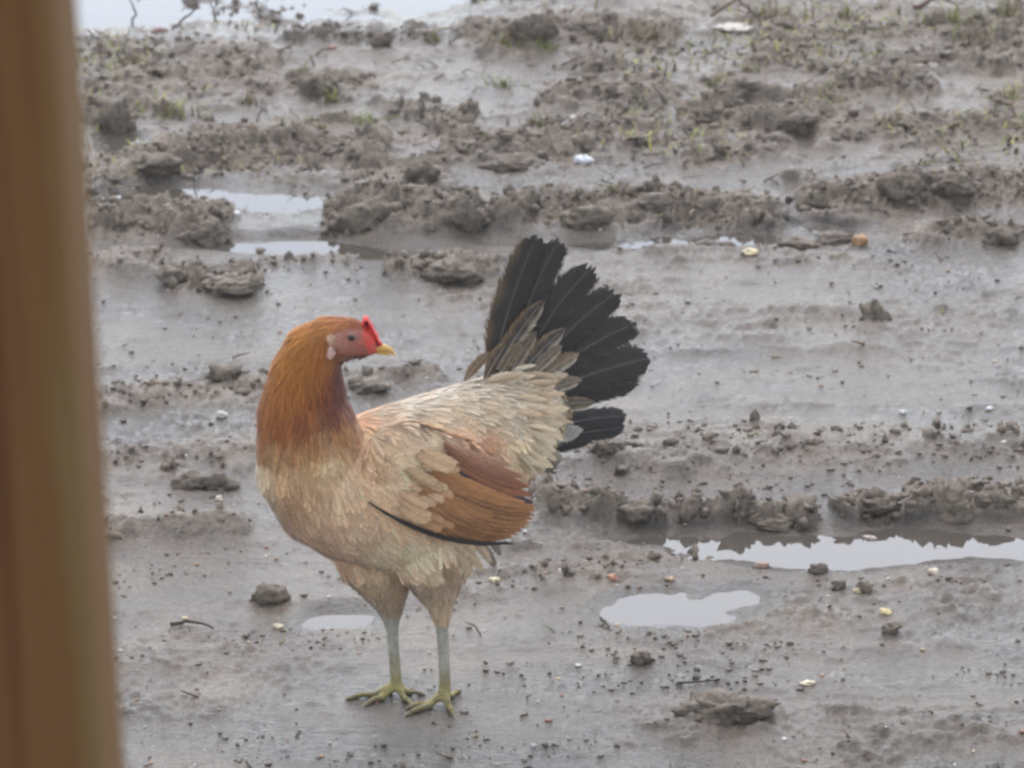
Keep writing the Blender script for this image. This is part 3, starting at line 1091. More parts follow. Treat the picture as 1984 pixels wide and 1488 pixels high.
NT = np.array([.34, -.86, .30])
for (b0, t0, w, mm, mid, ea, eb, rag, bow) in TAIL:
    big_feather("tail_feather", at(b0[0], b0[1], ty(b0[0], mm)), at(t0[0], t0[1], ty(t0[0], mm)), w * random.uniform(1.2, 1.36) / PX, NT, bow + random.uniform(-.02, .03), random.uniform(-.06, 0), ea, mid, eb, rag * 1.2, .76, 18, 13, None, .4, .30, shaft=(98, 92, 84))
TCOV = [
    ((962, 715), (1056, 578), 44, -6, (64, 58, 52), (190, 172, 150), (120, 98, 72)), ((1000, 735), (1096, 634), 40, -8, (70, 62, 56), (196, 182, 162), (132, 110, 82)),
    ((1045, 735), (1122, 684), 36, -9, (128, 108, 84), (196, 186, 168), (122, 100, 74)), ((940, 735), (986, 660), 34, -4, (82, 70, 58), (128, 104, 78), (138, 112, 84)),
    ((1050, 792), (1154, 780), 30, -6, (92, 82, 70), (158, 136, 108), (120, 98, 72)), ((1040, 858), (1130, 832), 40, -6, (158, 150, 138), (188, 182, 170), (170, 164, 152)),
    ((1040, 832), (1096, 806), 34, -9, (196, 190, 176), (206, 202, 190), (190, 184, 170)), ((1020, 880), (1092, 890), 46, -4, (150, 138, 116), (120, 112, 98), (176, 164, 142)),
    ((985, 728), (1040, 640), 34, -7, (92, 80, 68), (170, 150, 126), (140, 116, 88)), ((1025, 730), (1090, 668), 30, -10, (110, 96, 80), (186, 170, 148), (136, 112, 86)), ((970, 725), (1012, 660), 28, -8, (104, 88, 70), (158, 134, 106), (150, 126, 96)), ((1055, 760), (1128, 735), 30, -8, (120, 106, 90), (186, 172, 152), (150, 130, 104)),
    ((900, 738), (950, 680), 24, -3, (120, 98, 74), (148, 122, 94), (150, 124, 96)), ((1010, 905), (1080, 905), 34, -2, (118, 108, 96), (96, 90, 82), (150, 138, 118)),
]
for (b0, t0, w, mm, mid, ea, eb) in TCOV:
    big_feather("tail_covert", at(b0[0], b0[1], ty(b0[0], mm)), at(t0[0], t0[1], ty(t0[0], mm)), w / PX, NT, .03, .02, ea, mid, eb, .02, .55, 10, 7, None, .5, shaft=(142, 132, 116))


# wing: flight feathers laid along the flank; depth follows the body
def wy(px, py, mm):
    p, n = hit(px, py)
    return p[1] - mm * .001


wn = np.array([.25, -.93, .25])
WING = [((714, 973), (996, 1054), 11.5, 9, -.075, (50, 43, 39), (44, 38, 36), (58, 48, 42), .02)]     # base, tip, width px, mm, bow, mid, edges, bulge
arc = np.array([(1037, 974), (1039, 988), (1035, 1002), (1028, 1016), (1016, 1029), (1000, 1040), (978, 1047), (950, 1049)], float)
for i in range(13):
    f = i / 12
    bx_, by_ = 874 - 56 * f + random.uniform(-4, 4), 920 + 82 * f
    tx_ = np.interp(f * 7, np.arange(8), arc[:, 0])
    ty_ = np.interp(f * 7, np.arange(8), arc[:, 1])
    g = random.uniform(.90, 1.07)
    md_ = np.array((162, 113, 73)) * g
    WING.append(((bx_ - 30, by_ - 14), (tx_, ty_), random.uniform(24, 30), 7 - 5 * f + random.uniform(0, .5), -.05, tuple(md_), tuple(md_ * .50), tuple(md_ * 1.05), .025))
WING += [((870, 900), (1037, 976), 20, 8.5, -.04, (66, 62, 64), (54, 50, 52), (98, 92, 90), .02), ((868, 888), (1034, 962), 26, 9, -.05, (140, 90, 62), (84, 60, 50), (150, 98, 70), .02),
         ((866, 876), (1028, 945), 26, 10, -.05, (132, 84, 60), (86, 62, 52), (146, 96, 70), .02), ((862, 866), (1014, 924), 24, 11, -.05, (140, 96, 72), (98, 72, 60), (152, 108, 84), .02),
         ((860, 858), (990, 902), 24, 11.5, -.05, (150, 112, 86), (112, 84, 68), (170, 132, 104), .02)]
for (b0, t0, w, mm, bow, mid, ea, eb, bul) in WING:
    yb = hit(b0[0], min(b0[1], 960))[0][1] - .006
    yt = min(hit(min(t0[0], 960), min(t0[1], 1000))[0][1] - .010, yax(t0[0]) - .046) - .0007 * mm
    big_feather("wing_feather", at(b0[0], b0[1], yb), at(t0[0], t0[1], yt), w / PX, wn, bow, .0, ea, mid, eb, .03, .55, 14, 9, None, .45, .7, 1.0, hit(min(b0[0] + 60, 960), min(b0[1] + 20, 980))[1], True, bul)

# coverts lying over the roots of the flight feathers
for row, (bx, by, tx, ty2, nrow, wpx, c0, c1) in enumerate([
        ((845, 882), (812, 1000), (912, 912), (876, 1030), 12, 25, (190, 148, 106), (182, 136, 94)),
        ((815, 868), (778, 985), (886, 900), (842, 1014), 13, 25, (200, 164, 126), (190, 154, 116))]):
    for i in range(nrow):
        f = i / (nrow - 1)
        jx, jy = random.uniform(-15, 15), random.uniform(-7, 7)
        b0 = (bx[0] + (by[0] - bx[0]) * f + jx, bx[1] + (by[1] - bx[1]) * f + jy)
        t0 = (tx[0] + (ty2[0] - tx[0]) * f + jx * 1.4, tx[1] + (ty2[1] - tx[1]) * f + jy * random.uniform(.4, 1.6))
        rb = random.uniform(.92, 1.05)
        c = tuple(int((c0[q] * (1 - f) + c1[q] * f) * rb) for q in range(3))
        yb = hit(b0[0], min(b0[1], 975))[0][1] - .0035
        yt = hit(t0[0], min(t0[1], 985))[0][1] - .0095 - .0010 * (4 - row)
        yt = min(yt, yax(t0[0]) - .052)
        big_feather("wing_covert", at(*b0, yb), at(*t0, yt), wpx * random.uniform(.85, 1.2) / PX, wn, random.uniform(-.05, .02), .0, tuple(int(v * .97) for v in c), c, c, .05, .62, 10, 7, None, .4, .45, 1.04, hit(b0[0], min(b0[1], 960))[1])

# ragged down along belly and vent
for (b0, t0, w, c) in [((930, 1050), (962, 1102), 26, (176, 148, 120)), ((900, 1060), (935, 1108), 28, (182, 158, 128)), ((868, 1085), (896, 1134), 18, (160, 132, 104)), ((945, 1040), (972, 1078), 22, (170, 140, 114)),
                       ((880, 1060), (915, 1118), 28, (178, 152, 122)), ((915, 1040), (952, 1092), 26, (186, 160, 130)), ((858, 1090), (880, 1150), 22, (150, 122, 94))]:
    y_ = hit(b0[0], b0[1])[0][1] - .002
    big_feather("down_tuft", at(b0[0], b0[1], y_), at(t0[0], t0[1], y_ + .006), w / PX, wn, .02, .0, tuple(int(v * .92) for v in c), c, c, .06, .45, 8, 7, None, .4, .7, 1.04, hit(b0[0], b0[1])[1])
for i in range(64):
    f = random.random()
    ex = np.interp(f, [0, .25, .5, .75, 1], [985, 1050, 1066, 1062, 1030])
    ey_ = np.interp(f, [0, .25, .5, .75, 1], [722, 728, 785, 850, 905])
    dx, dy = np.interp(f, [0, .5, 1], [.97, 1.0, .72]), np.interp(f, [0, .5, 1], [-.25, .12, .68])
    back = random.uniform(18, 80)
    ln = random.uniform(48, 74)
    bx_, by_ = ex - dx * back, ey_ - dy * back + random.uniform(-8, 8)
    hp = hit(bx_, by_)[0]
    c = np.array(random.choice([(212, 188, 154), (200, 174, 140), (216, 196, 164), (188, 160, 126), (206, 182, 150)])) * random.uniform(.86, 1.03)
    ang = random.gauss(0, .14)
    tx_, ty_ = bx_ + ln * (dx - dy * ang), by_ + ln * (dy + dx * ang)
    big_feather("rump_feather", at(bx_, by_, hp[1] - .002), at(tx_, ty_, hp[1] + .002 - .00007 * back), random.uniform(13, 22) / PX, wn, random.uniform(-.06, .06), .0, tuple(c * .96), tuple(c), tuple(c), .08, .5, 8, 5, None, .4, .7, 1.04, hit(bx_, by_)[1])

# ---- head: comb, beak, eye, ear lobe, claws
yh = yn - .002
cps = [(700, 630), (703, 616), (708, 612), (714, 615), (717, 623), (722, 628), (726, 640), (731, 646), (735, 658), (741, 666), (736, 674), (720, 672), (706, 656), (700, 644)]
V, F = [], []
nn = len(cps)
cc = at(717, 645, yh)
for dy, sc in ((-.0042, .80), (-.0024, 1.0), (.0024, 1.0), (.0042, .80)):
    for (x, y) in cps:
        p = at(x, y, yh)
        V.append(cc + (p - cc) * sc + np.array([0, dy, 0]))
for i in range(3):
    for k in range(nn):
        F.append((i * nn + k, i * nn + (k + 1) % nn, (i + 1) * nn + (k + 1) % nn, (i + 1) * nn + k))
for i in (0, 3):
    V.append(cc + np.array([0, -.0048 if i == 0 else .0048, 0]))
    for k in range(0, nn, 2):
        F.append((len(V) - 1, i * nn + k, i * nn + (k + 1) % nn, i * nn + (k + 2) % nn))
mesh_np("comb", np.array(V), np.array(F), M_COMB, hen)
bk = mesh_np("beak", *tube([at(x, y, yh) for x, y in ((724, 673), (736, 673.5), (746, 674.5), (755, 678), (762, 684), (766, 690))], np.array([9.5, 8.5, 7.2, 5.6, 3.4, .9]) / PX, 12), M_BEAK, hen)
mesh_np("lower_beak", *tube([at(x, y, yh) for x, y in ((726, 680), (738, 682), (748, 684.5), (756, 688))], np.array([5.5, 5, 3.8, 1.2]) / PX, 10), M_BEAK, bk)


def ball(name, c, r, mat, parent, sx=(1, 1, 1), sub=2):
    v, f = ICO[sub]
    if name.startswith("ear"):
        v, f = lump_mesh(int(r * 1e5), 3, .3, 2.2, .12)
    return mesh_np(name, v * np.array(sx) * r + c, f, mat, parent)


ep, en = hit(681, 653)
ball("eye_ring", ep, .0046, simple_mat("eye_skin", (.30, .13, .10), .55, 300, .2), hen, (1, .35, .85), 3)
ey = ball("eye", ep + np.array([0, -.0009, 0]), .0034, M_IRIS, hen, (1, .45, .9), 3)
ball("pupil", ep + np.array([0, -.0019, 0]), .0024, M_EYE, ey, (1, .4, .95), 2)
lp, ln = hit(637, 684)
ball("ear_lobe", lp, .0046, M_LOBE, hen, (1, .4, 1.15), 3)
lp, ln = hit(641, 660)
ball("ear_tuft", lp, .0036, simple_mat("pale_ear_feather", (.50, .30, .18), .8, 300, .25), hen, (1, .35, 1.3), 3)
for t in toe_ch:
    d = t[-1][0] - t[-2][0]
    d /= np.linalg.norm(d)
    p0 = t[-1][0]
    mesh_np("claw", *tube([p0 - d * .001, p0 + d * .0035 + np.array([0, 0, .0006]), p0 + d * .0075 - np.array([0, 0, .0012])], [.0021, .0015, .0003], 8), M_CLAW, hen)

# ------------------------------------------------------------------ CLODS AND STONES, each a thing
def place_lump(name, px, py, w, h, label, cat, seed, mat, depth=None, col=None, sub=3, amp=.28, group=None, crumb=.1, sink=.55):
    """px,py: middle of its foot in the photograph; w,h: its size there in pixels"""
    P = on_ground(px, py)
    s = ppm(P)
    rx, rz = w / s / 2, h / s / 1.75
    ry = depth / 2 if depth else rx * .75
    V, F = lump_mesh(seed, sub, amp, 2.2, crumb)
    V = V * np.array([rx, ry, rz])
    V[:, 2] = np.maximum(V[:, 2], -rz * .6)
    V += np.array([0, ry * .5, rz * sink])
    attrs = {"wet": np.full(len(V), .12)}
    if col is not None:
        attrs = {"Col": np.tile(lin(col) * .78, (len(V), 1))}
    o = mesh_np(name, V, F, mat, attrs=attrs)
    P2 = P.copy()
    P2[2] = min(P[2], hz(P[0], P[1] + ry))
    o.location = P2
    tag(o, label, cat, group)
    return o


CLODS = [
    (224, 255, 62, 66, "upright dark mud lump standing alone beside the post", 3), (1405, 1394, 155, 52, "long flat mud clod lying alone in the right foreground", 5),
    (521, 1166, 52, 36, "round dark clod lying left of the hen's legs", 7), (441, 735, 50, 30, "small dark clod on smooth mud left of the hen's neck", 9),
    (1436, 190, 96, 42, "blocky brown clod with grass at its left end, far right", 11), (741, 86, 34, 28, "tan-topped clod on the shore of the far puddle", 13),
    (1040, 70, 72, 56, "large rounded mound of mud at the far edge", 15), (1132, 60, 62, 24, "low flat clod right of the large far mound", 17),
    (1691, 620, 42, 36, "dark pointed clod on smooth mud right of the tail", 19), (1242, 1284, 34, 22, "small dark clod below the oval puddle", 21),
    (1588, 1110, 34, 20, "dark wet clod at the near shore of the broad puddle", 23), (1727, 1224, 34, 16, "flat black clod in the right foreground", 25),
    (360, 944, 50, 34, "crumbly clod on the low ridge near the post", 27), (424, 948, 54, 28, "brownish clod just right of the crumbly clod near the post", 29),
    (1594, 138, 44, 26, "small clod with a grassy top among far debris", 31), (1176, 880, 62, 26, "lumpy clod right of the lowest tail feathers", 33),
    (1812, 52, 36, 36, "dark clod under dead stems at the far right", 35), (715, 757, 58, 20, "low clod just behind the hen's throat", 37),
    (1625, 1142, 26, 18, "dark clod with a pale stone on it, left of two", 39), (1672, 1148, 28, 20, "dark clod with a pale stone on it, right of two", 41),
    (820, 352, 66, 50, "big crumbly clod on the ridge above the hen's tail, left", 43), (395, 452, 84, 52, "undercut clod at the right end of the left ridge", 45),
    (905, 440, 64, 60, "tall clod split from the ridge behind the tail", 47), (720, 440, 96, 62, "massive clod in the middle of the ridge above the hen's head", 49),
    (1130, 440, 88, 48, "wide clod overhanging the brown water above the tail tip", 51), (1270, 405, 90, 36, "crumbly clod on top of the long ridge", 53),
    (1745, 375, 70, 44, "dark clod at the left of the far right ridge", 55), (1850, 372, 76, 38, "broad clod on the far right ridge", 57),
    (1545, 250, 66, 40, "brown clod at the right end of the upper ridge", 59), (1860, 985, 60, 40, "tallest clod on the ridge behind the broad puddle", 61),
    (1925, 985, 56, 30, "clod at the right end of the ridge behind the broad puddle", 63), (1500, 1004, 70, 24, "flat crumbly clod on the near ridge, middle of it", 65),
    (1235, 1000, 60, 30, "clod on the near ridge just right of the wing tip", 67), (1710, 985, 80, 26, "long clod on the ridge behind the broad puddle", 69),
    (330, 545, 50, 30, "wet clod below the left ridge near the post", 71), (445, 560, 90, 26, "flat dark clod on the mud left of the hen", 73),
    (880, 545, 90, 40, "crumbly clod left of the uppermost tail feather", 75), (620, 175, 70, 38, "brown lump with green blades beside it, upper left", 77),
    (300, 330, 90, 36, "broken clod with a dark hollow, left of the upper ridge", 79), (1210, 385, 70, 34, "clod in the middle of the long ridge", 81),
    (1000, 330, 96, 30, "low wide clod left of the white stone", 83), (1620, 470, 70, 22, "flat clod left of the tan stone", 85), (1555, 480, 60, 18, "low clod beside the cream shard on the right", 87),
    (1945, 468, 56, 30, "dark clod near the right edge of the mud", 89)
]
for (px, py, w, h, lab, sd_) in CLODS:
    place_lump("mud_clod", px, py, w, h, lab, "mud clod", sd_, M_MUD, sub=4 if w > 60 else 3, group="clods of mud", amp=.36 if w > 60 else .5, crumb=.20 if w > 60 else .3, sink=.28 if py < 470 or 900 < py < 1010 else .45)

STONES = [
    (1133, 316, 32, 18, "white stone lying on the mud ridge above the tail", (240, 240, 238)), (1455, 492, 34, 11, "cream flat stone right of the tail tip", (226, 204, 160)),
    (1666, 474, 30, 22, "tan rounded stone on the right", (176, 132, 88)), (1808, 1114, 17, 14, "small cream pebble below the broad puddle", (236, 214, 184)),
    (1716, 1190, 22, 12, "yellowish pebble in the right foreground", (222, 196, 140)), (216, 397, 52, 15, "white chunk at the edge of the left puddle", (235, 240, 242)),
    (452, 416, 24, 8, "flat white stone at the right of the left ridge", (228, 226, 222)), (956, 1127, 20, 9, "pale yellow pebble right of the hen's belly", (226, 208, 166)),
    (1565, 1327, 26, 9, "flat cream pebble above the long foreground clod", (228, 210, 176)), (1686, 1047, 28, 12, "pale stone sticking out of the broad puddle", (206, 190, 174)),
    (540, 1217, 20, 9, "pale pebble beside the narrow puddle", (224, 206, 176)), (1420, 56, 70, 6, "long flat pale stone at the far edge", (186, 176, 160)),
    (1118, 232, 24, 8, "flat pale stone left of the upper ridge", (214, 204, 190)), (424, 968, 14, 9, "tiny cream pebble below the clods near the post", (234, 218, 192)),
    (1749, 801, 12, 9, "tiny white pebble on smooth mud at right", (236, 230, 222)), (1919, 794, 14, 9, "tiny white pebble near the right edge", (232, 228, 222)),
    (1660, 1148, 16, 9, "pale pebble on top of the right dark clod", (212, 190, 150)), (1630, 1136, 14, 9, "pale pebble on top of the left dark clod", (200, 182, 140)),
    (1300, 1125, 18, 9, "tan pebble on the far shore of the oval puddle", (190, 158, 122)), (1186, 1122, 18, 12, "orange pebble left of the oval puddle", (196, 142, 112)),
    (1478, 1100, 26, 13, "brownish pink pebble between the two right puddles", (172, 138, 118)), (430, 808, 20, 14, "white pebble beneath the hen's neck on the left", (228, 220, 208)), (1500, 1006, 22, 10, "reddish pebble on the near ridge", (180, 122, 96)),
    (645, 97, 22, 9, "rust coloured pebble near the far puddle", (150, 96, 66)), (310, 62, 30, 9, "reddish stone at the edge of the far puddle", (132, 84, 72)), (1345, 1065, 16, 10, "dark pebble in the broad puddle", (84, 76, 70)),
]
for i, (px, py, w, h, lab, c) in enumerate(STONES):
    place_lump("pebble", px, py, w, h, lab, "pebble", 200 + i, M_STONE, col=c, sub=3, amp=.5, group="pale pebbles", crumb=.16, sink=.35)

# ------------------------------------------------------------------ GRASS TUFTS AND TWIGS, each a thing
def tuft(px, py, w, h, green, label, seed, nb=34):
    rs = np.random.default_rng(seed)
    P = on_ground(px, py)
    s = ppm(P)
    W, H = w / s / 2, h / s
    Vs, Fs, Cs, o = [], [], [], 0
    for i in range(nb):
        bx, by = rs.normal(0, .45) * W, rs.normal(0, .45) * W * .8
        bz = hz(P[0] + bx, P[1] + by) - P[2] - .002
        a = rs.uniform(0, 2 * math.pi)
        L = H * rs.uniform(.5, 1.5)
        lean = rs.uniform(.2, 1.6)
        wd = rs.uniform(.0008, .0020)
        c = lin((132, 134, 72)) * rs.uniform(.8, 1.1) if rs.random() < green else lin((128, 108, 78)) * rs.uniform(.5, 1.2)
        d = np.array([math.cos(a), math.sin(a), 0])
        sdv = np.array([-math.sin(a), math.cos(a), 0])
        for k, f in enumerate((0, .4, .75, 1)):
            q = np.array([bx, by, bz]) + d * L * lean * f * f * .8 + np.array([0, 0, L * (f - .45 * lean * f * f * .6)])
            ww = wd * (1 - .85 * f)
            Vs += [q - sdv * ww, q + sdv * ww]
            Cs += [c, c]
        for k in range(3):
            Fs.append((o + 2 * k, o + 2 * k + 1, o + 2 * k + 3, o + 2 * k + 2))
        o += 8
    ob = mesh_np("grass_tuft", np.array(Vs), np.array(Fs), M_PLANT, attrs={"Col": np.array(Cs)})
    ob.location = P
    return tag(ob, label, "grass", "tufts of grass in the mud")


TUFTS = [
    (712, 236, 70, 24, .75, "green tuft standing in bare mud at upper middle"), (345, 222, 80, 30, .4, "half green tuft right of the upright mud lump"), (645, 190, 50, 22, .7, "small green tuft beside the brown lump, upper left"),
    (972, 85, 90, 26, .5, "yellowing tuft left of the large far mound"), (972, 165, 60, 20, .7, "short green tuft below the large far mound"), (1392, 168, 70, 26, .6, "green tuft at the left end of the blocky clod"),
    (1600, 198, 120, 26, .3, "wide brown tuft on the far right mud"), (1060, 92, 60, 16, .7, "low green patch at the foot of the far mound"), (1850, 42, 80, 34, .65, "green tuft beside dead stems at the far right"),
    (1960, 30, 80, 40, .4, "tall tuft in the far right corner"), (1240, 75, 150, 36, .1, "broad patch of dead brown stems right of the far mound"), (1520, 32, 130, 30, .4, "wide mixed tuft at the top right"),
    (1640, 30, 80, 20, .2, "brown tuft at the top, left of the far dark clod"), (1450, 140, 40, 18, .4, "little tuft above the blocky clod"), (620, 250, 50, 16, .5, "low olive tuft above the upper ridge"),
    (1890, 80, 120, 30, .2, "dead brown tuft below the far right corner"), (1700, 105, 90, 14, .8, "thin green patch on the right"), (1040, 240, 110, 26, .15, "dead root tuft above the long ridge"),
    (1950, 190, 70, 16, .7, "thin green wisps at the right edge"), (840, 75, 60, 14, .2, "dead stems on the shore of the far puddle"), (480, 200, 60, 24, .1, "dead stubble in the upper left mud"), (260, 125, 80, 20, .1, "brown stubble behind the upright mud lump"),
    (1720, 240, 60, 22, .2, "brown tuft above the far right ridge"), (560, 250, 50, 22, .15, "two dead stalks right of the half green tuft"),
]
for i, (px, py, w, h, gr, lab) in enumerate(TUFTS):
    tuft(px, py, w, h, gr, lab, 400 + i, int(20 + w * .35))


def twig(pts, r, label, col=(86, 72, 60), seed=0):
    """pts: (px, py, height m)"""
    rs = np.random.default_rng(seed)
    P = []
    for (x, y, h) in pts:
        g = on_ground(x, y)
        P.append(g + np.array([0, 0, h]))
    P = np.array(P)
    f = np.linspace(0, len(P) - 1, 4 * (len(P) - 1) + 1)
    Q = np.stack([np.interp(f, np.arange(len(P)), P[:, k]) for k in range(3)], 1)
    Q += rs.normal(0, r * .5, Q.shape)
    base = Q[0].copy()
    v, q = tube(Q - base, r * np.linspace(1, .45, len(Q)), 7)
    o = mesh_np("twig", v, q, M_PLANT, attrs={"Col": np.tile(lin(col) * .7, (len(v), 1))})
    o.location = base
    return tag(o, label, "twig", "twigs in the mud")


TWIGS = [
    ([(330, 1217, .003), (370, 1212, .006), (412, 1222, .003)], .0022, "dark twig lying on the mud left of the narrow puddle"), ([(1164, 1206, .004), (1176, 1214, .003), (1184, 1220, .001)], .0016, "tiny twig at the left end of the oval puddle"),
    ([(1310, 1330, .002), (1350, 1326, .003), (1396, 1322, .002)], .0013, "thin stem on the mud above the long foreground clod"), ([(256, 48, -.004), (262, 44, .02), (252, 44, .034)], .002, "bent stalk standing in the far puddle, nearest the post"),
    ([(420, 40, -.004), (414, 38, .012), (408, 38, .030)], .002, "bent stalk standing in the far puddle, second from the post"), ([(505, 36, -.004), (500, 34, .018), (498, 34, .034)], .002, "bent stalk in the middle of the far puddle"),
    ([(330, 58, .0), (350, 50, .006), (385, 48, .026)], .0026, "forked dead stick leaning out of the far puddle"), ([(820, 68, .004), (870, 62, .006), (920, 52, .004)], .002, "straight pale straw right of the far puddle", (150, 130, 100)),
    ([(1282, 176, .0), (1286, 172, .018), (1292, 172, .032)], .0018, "upright dead stalk left of the blocky clod"), ([(1740, 138, .003), (1800, 130, .006), (1836, 126, .003)], .0022, "reddish root lying on the far right mud", (120, 90, 70)),
    ([(1380, 42, .01), (1430, 32, .028), (1470, 40, .006)], .003, "arched brown root at the top", (110, 88, 70)), ([(1770, 26, .006), (1820, 18, .02), (1860, 20, .008)], .004, "thick reddish stem at the far right", (112, 80, 66)),
    ([(1920, 196, .004), (1950, 215, .012), (1975, 235, .003)], .0035, "curved brown root near the right edge", (112, 88, 72)), ([(1620, 160, .003), (1660, 168, .016), (1700, 164, .003)], .0018, "thin arched root right of the wide brown tuft"),
    ([(230, 115, .0), (245, 92, .008), (250, 84, .016)], .002, "short dark stick behind the upright mud lump"), ([(500, 235, .0), (506, 226, .014), (509, 222, .022)], .002, "dead stub standing in the upper left mud"),
]
for i, t_ in enumerate(TWIGS):
    twig(*t_[:3], col=t_[3] if len(t_) > 3 else (86, 72, 60), seed=i)

# ------------------------------------------------------------------ LOOSE CRUMBS, GRIT AND PLANT LITTER (uncountable)
def scatter(n, ylo=2.85, yhi=6.8, half=.15):
    u = RNG.random(n)
    y = 1 / (1 / ylo + u * (1 / yhi - 1 / ylo))
    x = RNG.uniform(-half, half, n) * y
    return x, y


def bits(name, n, rmin, rmax, mat, label, cols=None, clus=None, power=3.0, flatz=.55):
    x, y = scatter(n)
    if clus is not None:
        ok = RNG.random(n) < clus(x, y)
        x, y = x[ok], y[ok]
    z = hzv(x, y)
    ok = z > -.0035
    x, y, z = x[ok], y[ok], z[ok]
    n = len(x)
    v, f = ICO[1]
    r = rmin + (rmax - rmin) * RNG.random(n) ** power
    jit = 1 + .35 * RNG.normal(0, 1, (n, len(v)))
    V = v[None] * np.clip(jit, .5, 1.6)[:, :, None] * (r[:, None] * RNG.uniform(.7, 1.3, (n, 3)))[:, None, :]
    V[:, :, 2] *= flatz
    V += np.stack([x, y, z + r * .12], 1)[:, None, :]
    F = f[None] + (np.arange(n) * len(v))[:, None, None]
    attrs = {"wet": np.full(V.shape[0] * V.shape[1], .45)}
    if cols is not None:
        cl = np.array([lin(c) * .75 for c in cols])[RNG.integers(0, len(cols), n)] * RNG.uniform(.7, 1.1, (n, 1))
        attrs = {"Col": np.repeat(cl, len(v), 0)}
    o = mesh_np(name, V.reshape(-1, 3), F.reshape(-1, 3), mat, attrs=attrs)
    return tag(o, label, None, None, "stuff")


bits("mud_crumbs", 30000, .0005, .0034, M_MUD, "loose dark crumbs of mud strewn over the ground", clus=lambda x, y: .08 + .92 * sstep(.0, .38, fbm(x * 6, y * 12, 4, 300, .6)), power=4.0)


def ridge_lumps(n):
    """jagged small crumbs pressed into the ridges, too many to count"""
    x, y = scatter(n * 8)
    rg = terrain(x, y)[2]
    ok = RNG.random(len(x)) < np.clip(rg - .12, 0, 1)
    x, y = x[ok][:n], y[ok][:n]
    n = len(x)
    z = hzv(x, y)
    v, f = ICO[1]
    r = .0016 + .0052 * RNG.random(n) ** 2.5
    V = v[None] * np.clip(1 + .5 * RNG.normal(0, 1, (n, len(v))), .35, 1.9)[:, :, None] * (r[:, None] * RNG.uniform(.6, 1.5, (n, 3)))[:, None, :]
    V += np.stack([x, y, z + r * .05], 1)[:, None, :]
    F = (f[None] + (np.arange(n) * len(v))[:, None, None]).reshape(-1, 3)
    V = V.reshape(-1, 3)
    o = mesh_np("ridge_crumbs", V, F, M_MUD, attrs={"wet": np.full(len(V), .2)})
    tag(o, "broken crumbs of mud pressed into the ridges", None, None, "stuff")


ridge_lumps(6500)
bits("grit", 1200, .0008, .0028, M_GRIT, "pale and rusty grit scattered in the mud", [(226, 214, 192), (214, 190, 150), (180, 140, 104), (160, 110, 84), (232, 228, 220), (150, 120, 96)], power=2.5)


def litter(n):
    x, y = scatter(n, 3.0, 6.8)
    dens = .10 + .9 * sstep(4.6, 5.4, y)
    ok = RNG.random(n) < dens * (.2 + .8 * sstep(-.15, .3, fbm(x * 4, y * 5, 3, 310)))
    x, y = x[ok], y[ok]
    z = hzv(x, y)
    ok = z > -.0035
    x, y, z = x[ok], y[ok], z[ok]
    parts, cols = [], []
    for i in range(len(x)):
        L = random.uniform(.006, .034) * (1 if y[i] > 4.6 else .6)
        a = random.gauss(0, .7) + (math.pi if random.random() < .5 else 0)
        r = random.uniform(.0006, .0015)
        up = random.uniform(0, .5) if random.random() < .94 else random.uniform(.6, 1.2)
        p = np.array([x[i], y[i], z[i] + .0004])
        d = np.array([math.cos(a) * math.cos(up), math.sin(a) * math.cos(up), math.sin(up)])
        b_ = np.array([random.gauss(0, .2), random.gauss(0, .2), random.uniform(-.1, .25)]) * L
        v, f = tube([p, p + d * L * .5 + b_ * .6, p + d * L], [r, r * .9, r * .4], 4, cap=False)
        parts.append((v, f))
        c = lin(random.choice([(96, 78, 60), (82, 68, 56), (120, 98, 70), (70, 60, 52), (132, 128, 72), (110, 84, 64)])) * .75
        cols.append(np.tile(c, (len(v), 1)))
    v, f = merge(parts)
    o = mesh_np("plant_litter", v, f, M_PLANT, attrs={"Col": np.vstack(cols)})
    tag(o, "dead stems and root bits strewn over the churned mud", None, None, "stuff")


litter(4200)


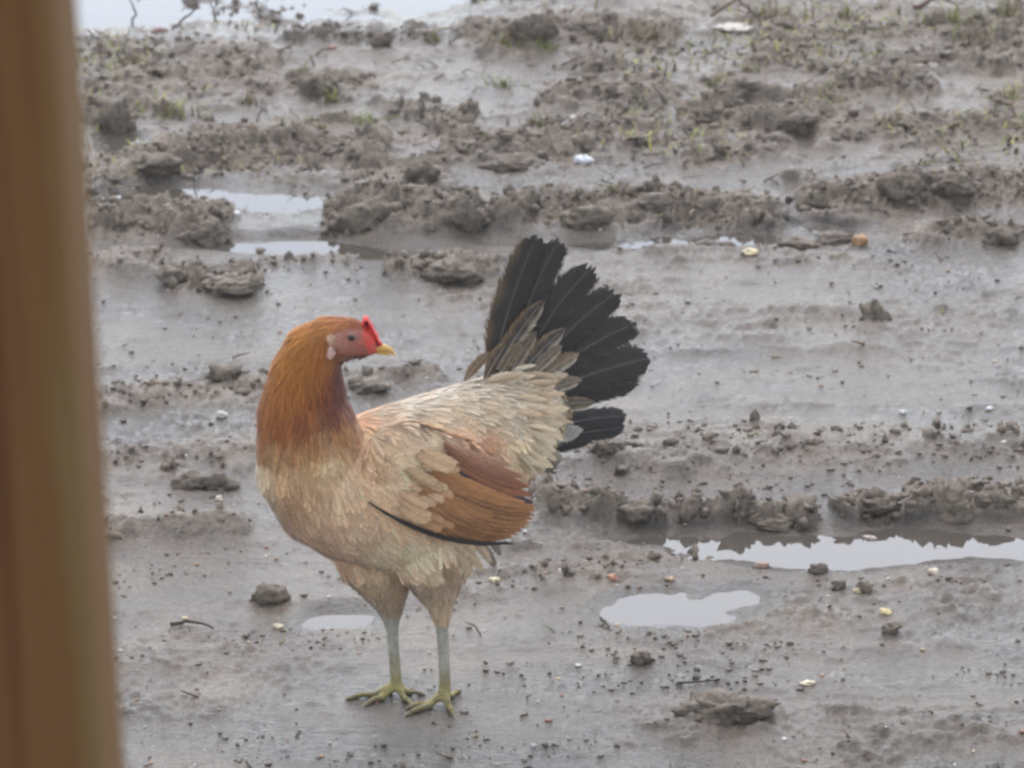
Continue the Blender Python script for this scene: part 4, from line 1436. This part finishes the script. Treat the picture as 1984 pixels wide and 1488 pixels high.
def stubble(n):
    """thin dead and green blades lying over the far mud"""
    x, y = scatter(n, 4.7, 6.8)
    ok = RNG.random(n) < sstep(4.75, 5.5, y) * sstep(.0, .30, fbm(x * 5, y * 5, 3, 333))
    x, y = x[ok], y[ok]
    z = hzv(x, y)
    ok = z > -.003
    x, y, z = x[ok], y[ok], z[ok]
    V, F, C = [], [], []
    pal = [(138, 120, 84), (118, 102, 72), (150, 146, 78), (136, 138, 70), (104, 88, 66), (156, 136, 98)]
    for i in range(len(x)):
        a = random.uniform(0, 6.28)
        L = random.uniform(.008, .024)
        up = random.uniform(.15, .9)
        w = random.uniform(.0010, .0024)
        d = np.array([math.cos(a) * math.cos(up), math.sin(a) * math.cos(up), math.sin(up)])
        sdv = np.array([-math.sin(a), math.cos(a), 0]) * w
        p = np.array([x[i], y[i], z[i] - .001])
        q, r_ = p + d * L * .6, p + d * L + np.array([0, 0, -L * .35 * random.random()])
        k = len(V)
        V += [p - sdv, p + sdv, q - sdv * .8, q + sdv * .8, r_ - sdv * .2, r_ + sdv * .2]
        F += [(k, k + 1, k + 3, k + 2), (k + 2, k + 3, k + 5, k + 4)]
        C += [lin(random.choice(pal)) * random.uniform(.6, 1.0)] * 6
    o = mesh_np("grass_stubble", np.array(V), np.array(F), M_PLANT, attrs={"Col": np.array(C)})
    tag(o, "thin dead and green grass stubble over the far mud", None, None, "stuff")


stubble(30000)


# ------------------------------------------------------------------ ADDED HAZE: even scattering volume put in to lift the darks
hv = np.array([(x, y, z) for z in (-1.5, 2.9) for y in (-120, 620) for x in (-6800, 6800)], float)
hf = np.array([(0, 2, 3, 1), (4, 5, 7, 6), (0, 1, 5, 4), (2, 6, 7, 3), (0, 4, 6, 2), (1, 3, 7, 5)])
hm = bpy.data.materials.new("veil_haze")
hm.use_nodes = True
hn = hm.node_tree
hn.nodes.clear()
ho = hn.nodes.new("ShaderNodeOutputMaterial")
pv = hn.nodes.new("ShaderNodeVolumePrincipled")
pv.inputs['Color'].default_value = (.93, .95, .97, 1)
pv.inputs['Density'].default_value = .0045
pv.inputs['Anisotropy'].default_value = 0.0
hn.links.new(pv.outputs[0], ho.inputs['Volume'])
tag(mesh_np("haze", hv, hf, hm, smooth=False), "thin haze volume added to lower the contrast", None, None, "stuff")
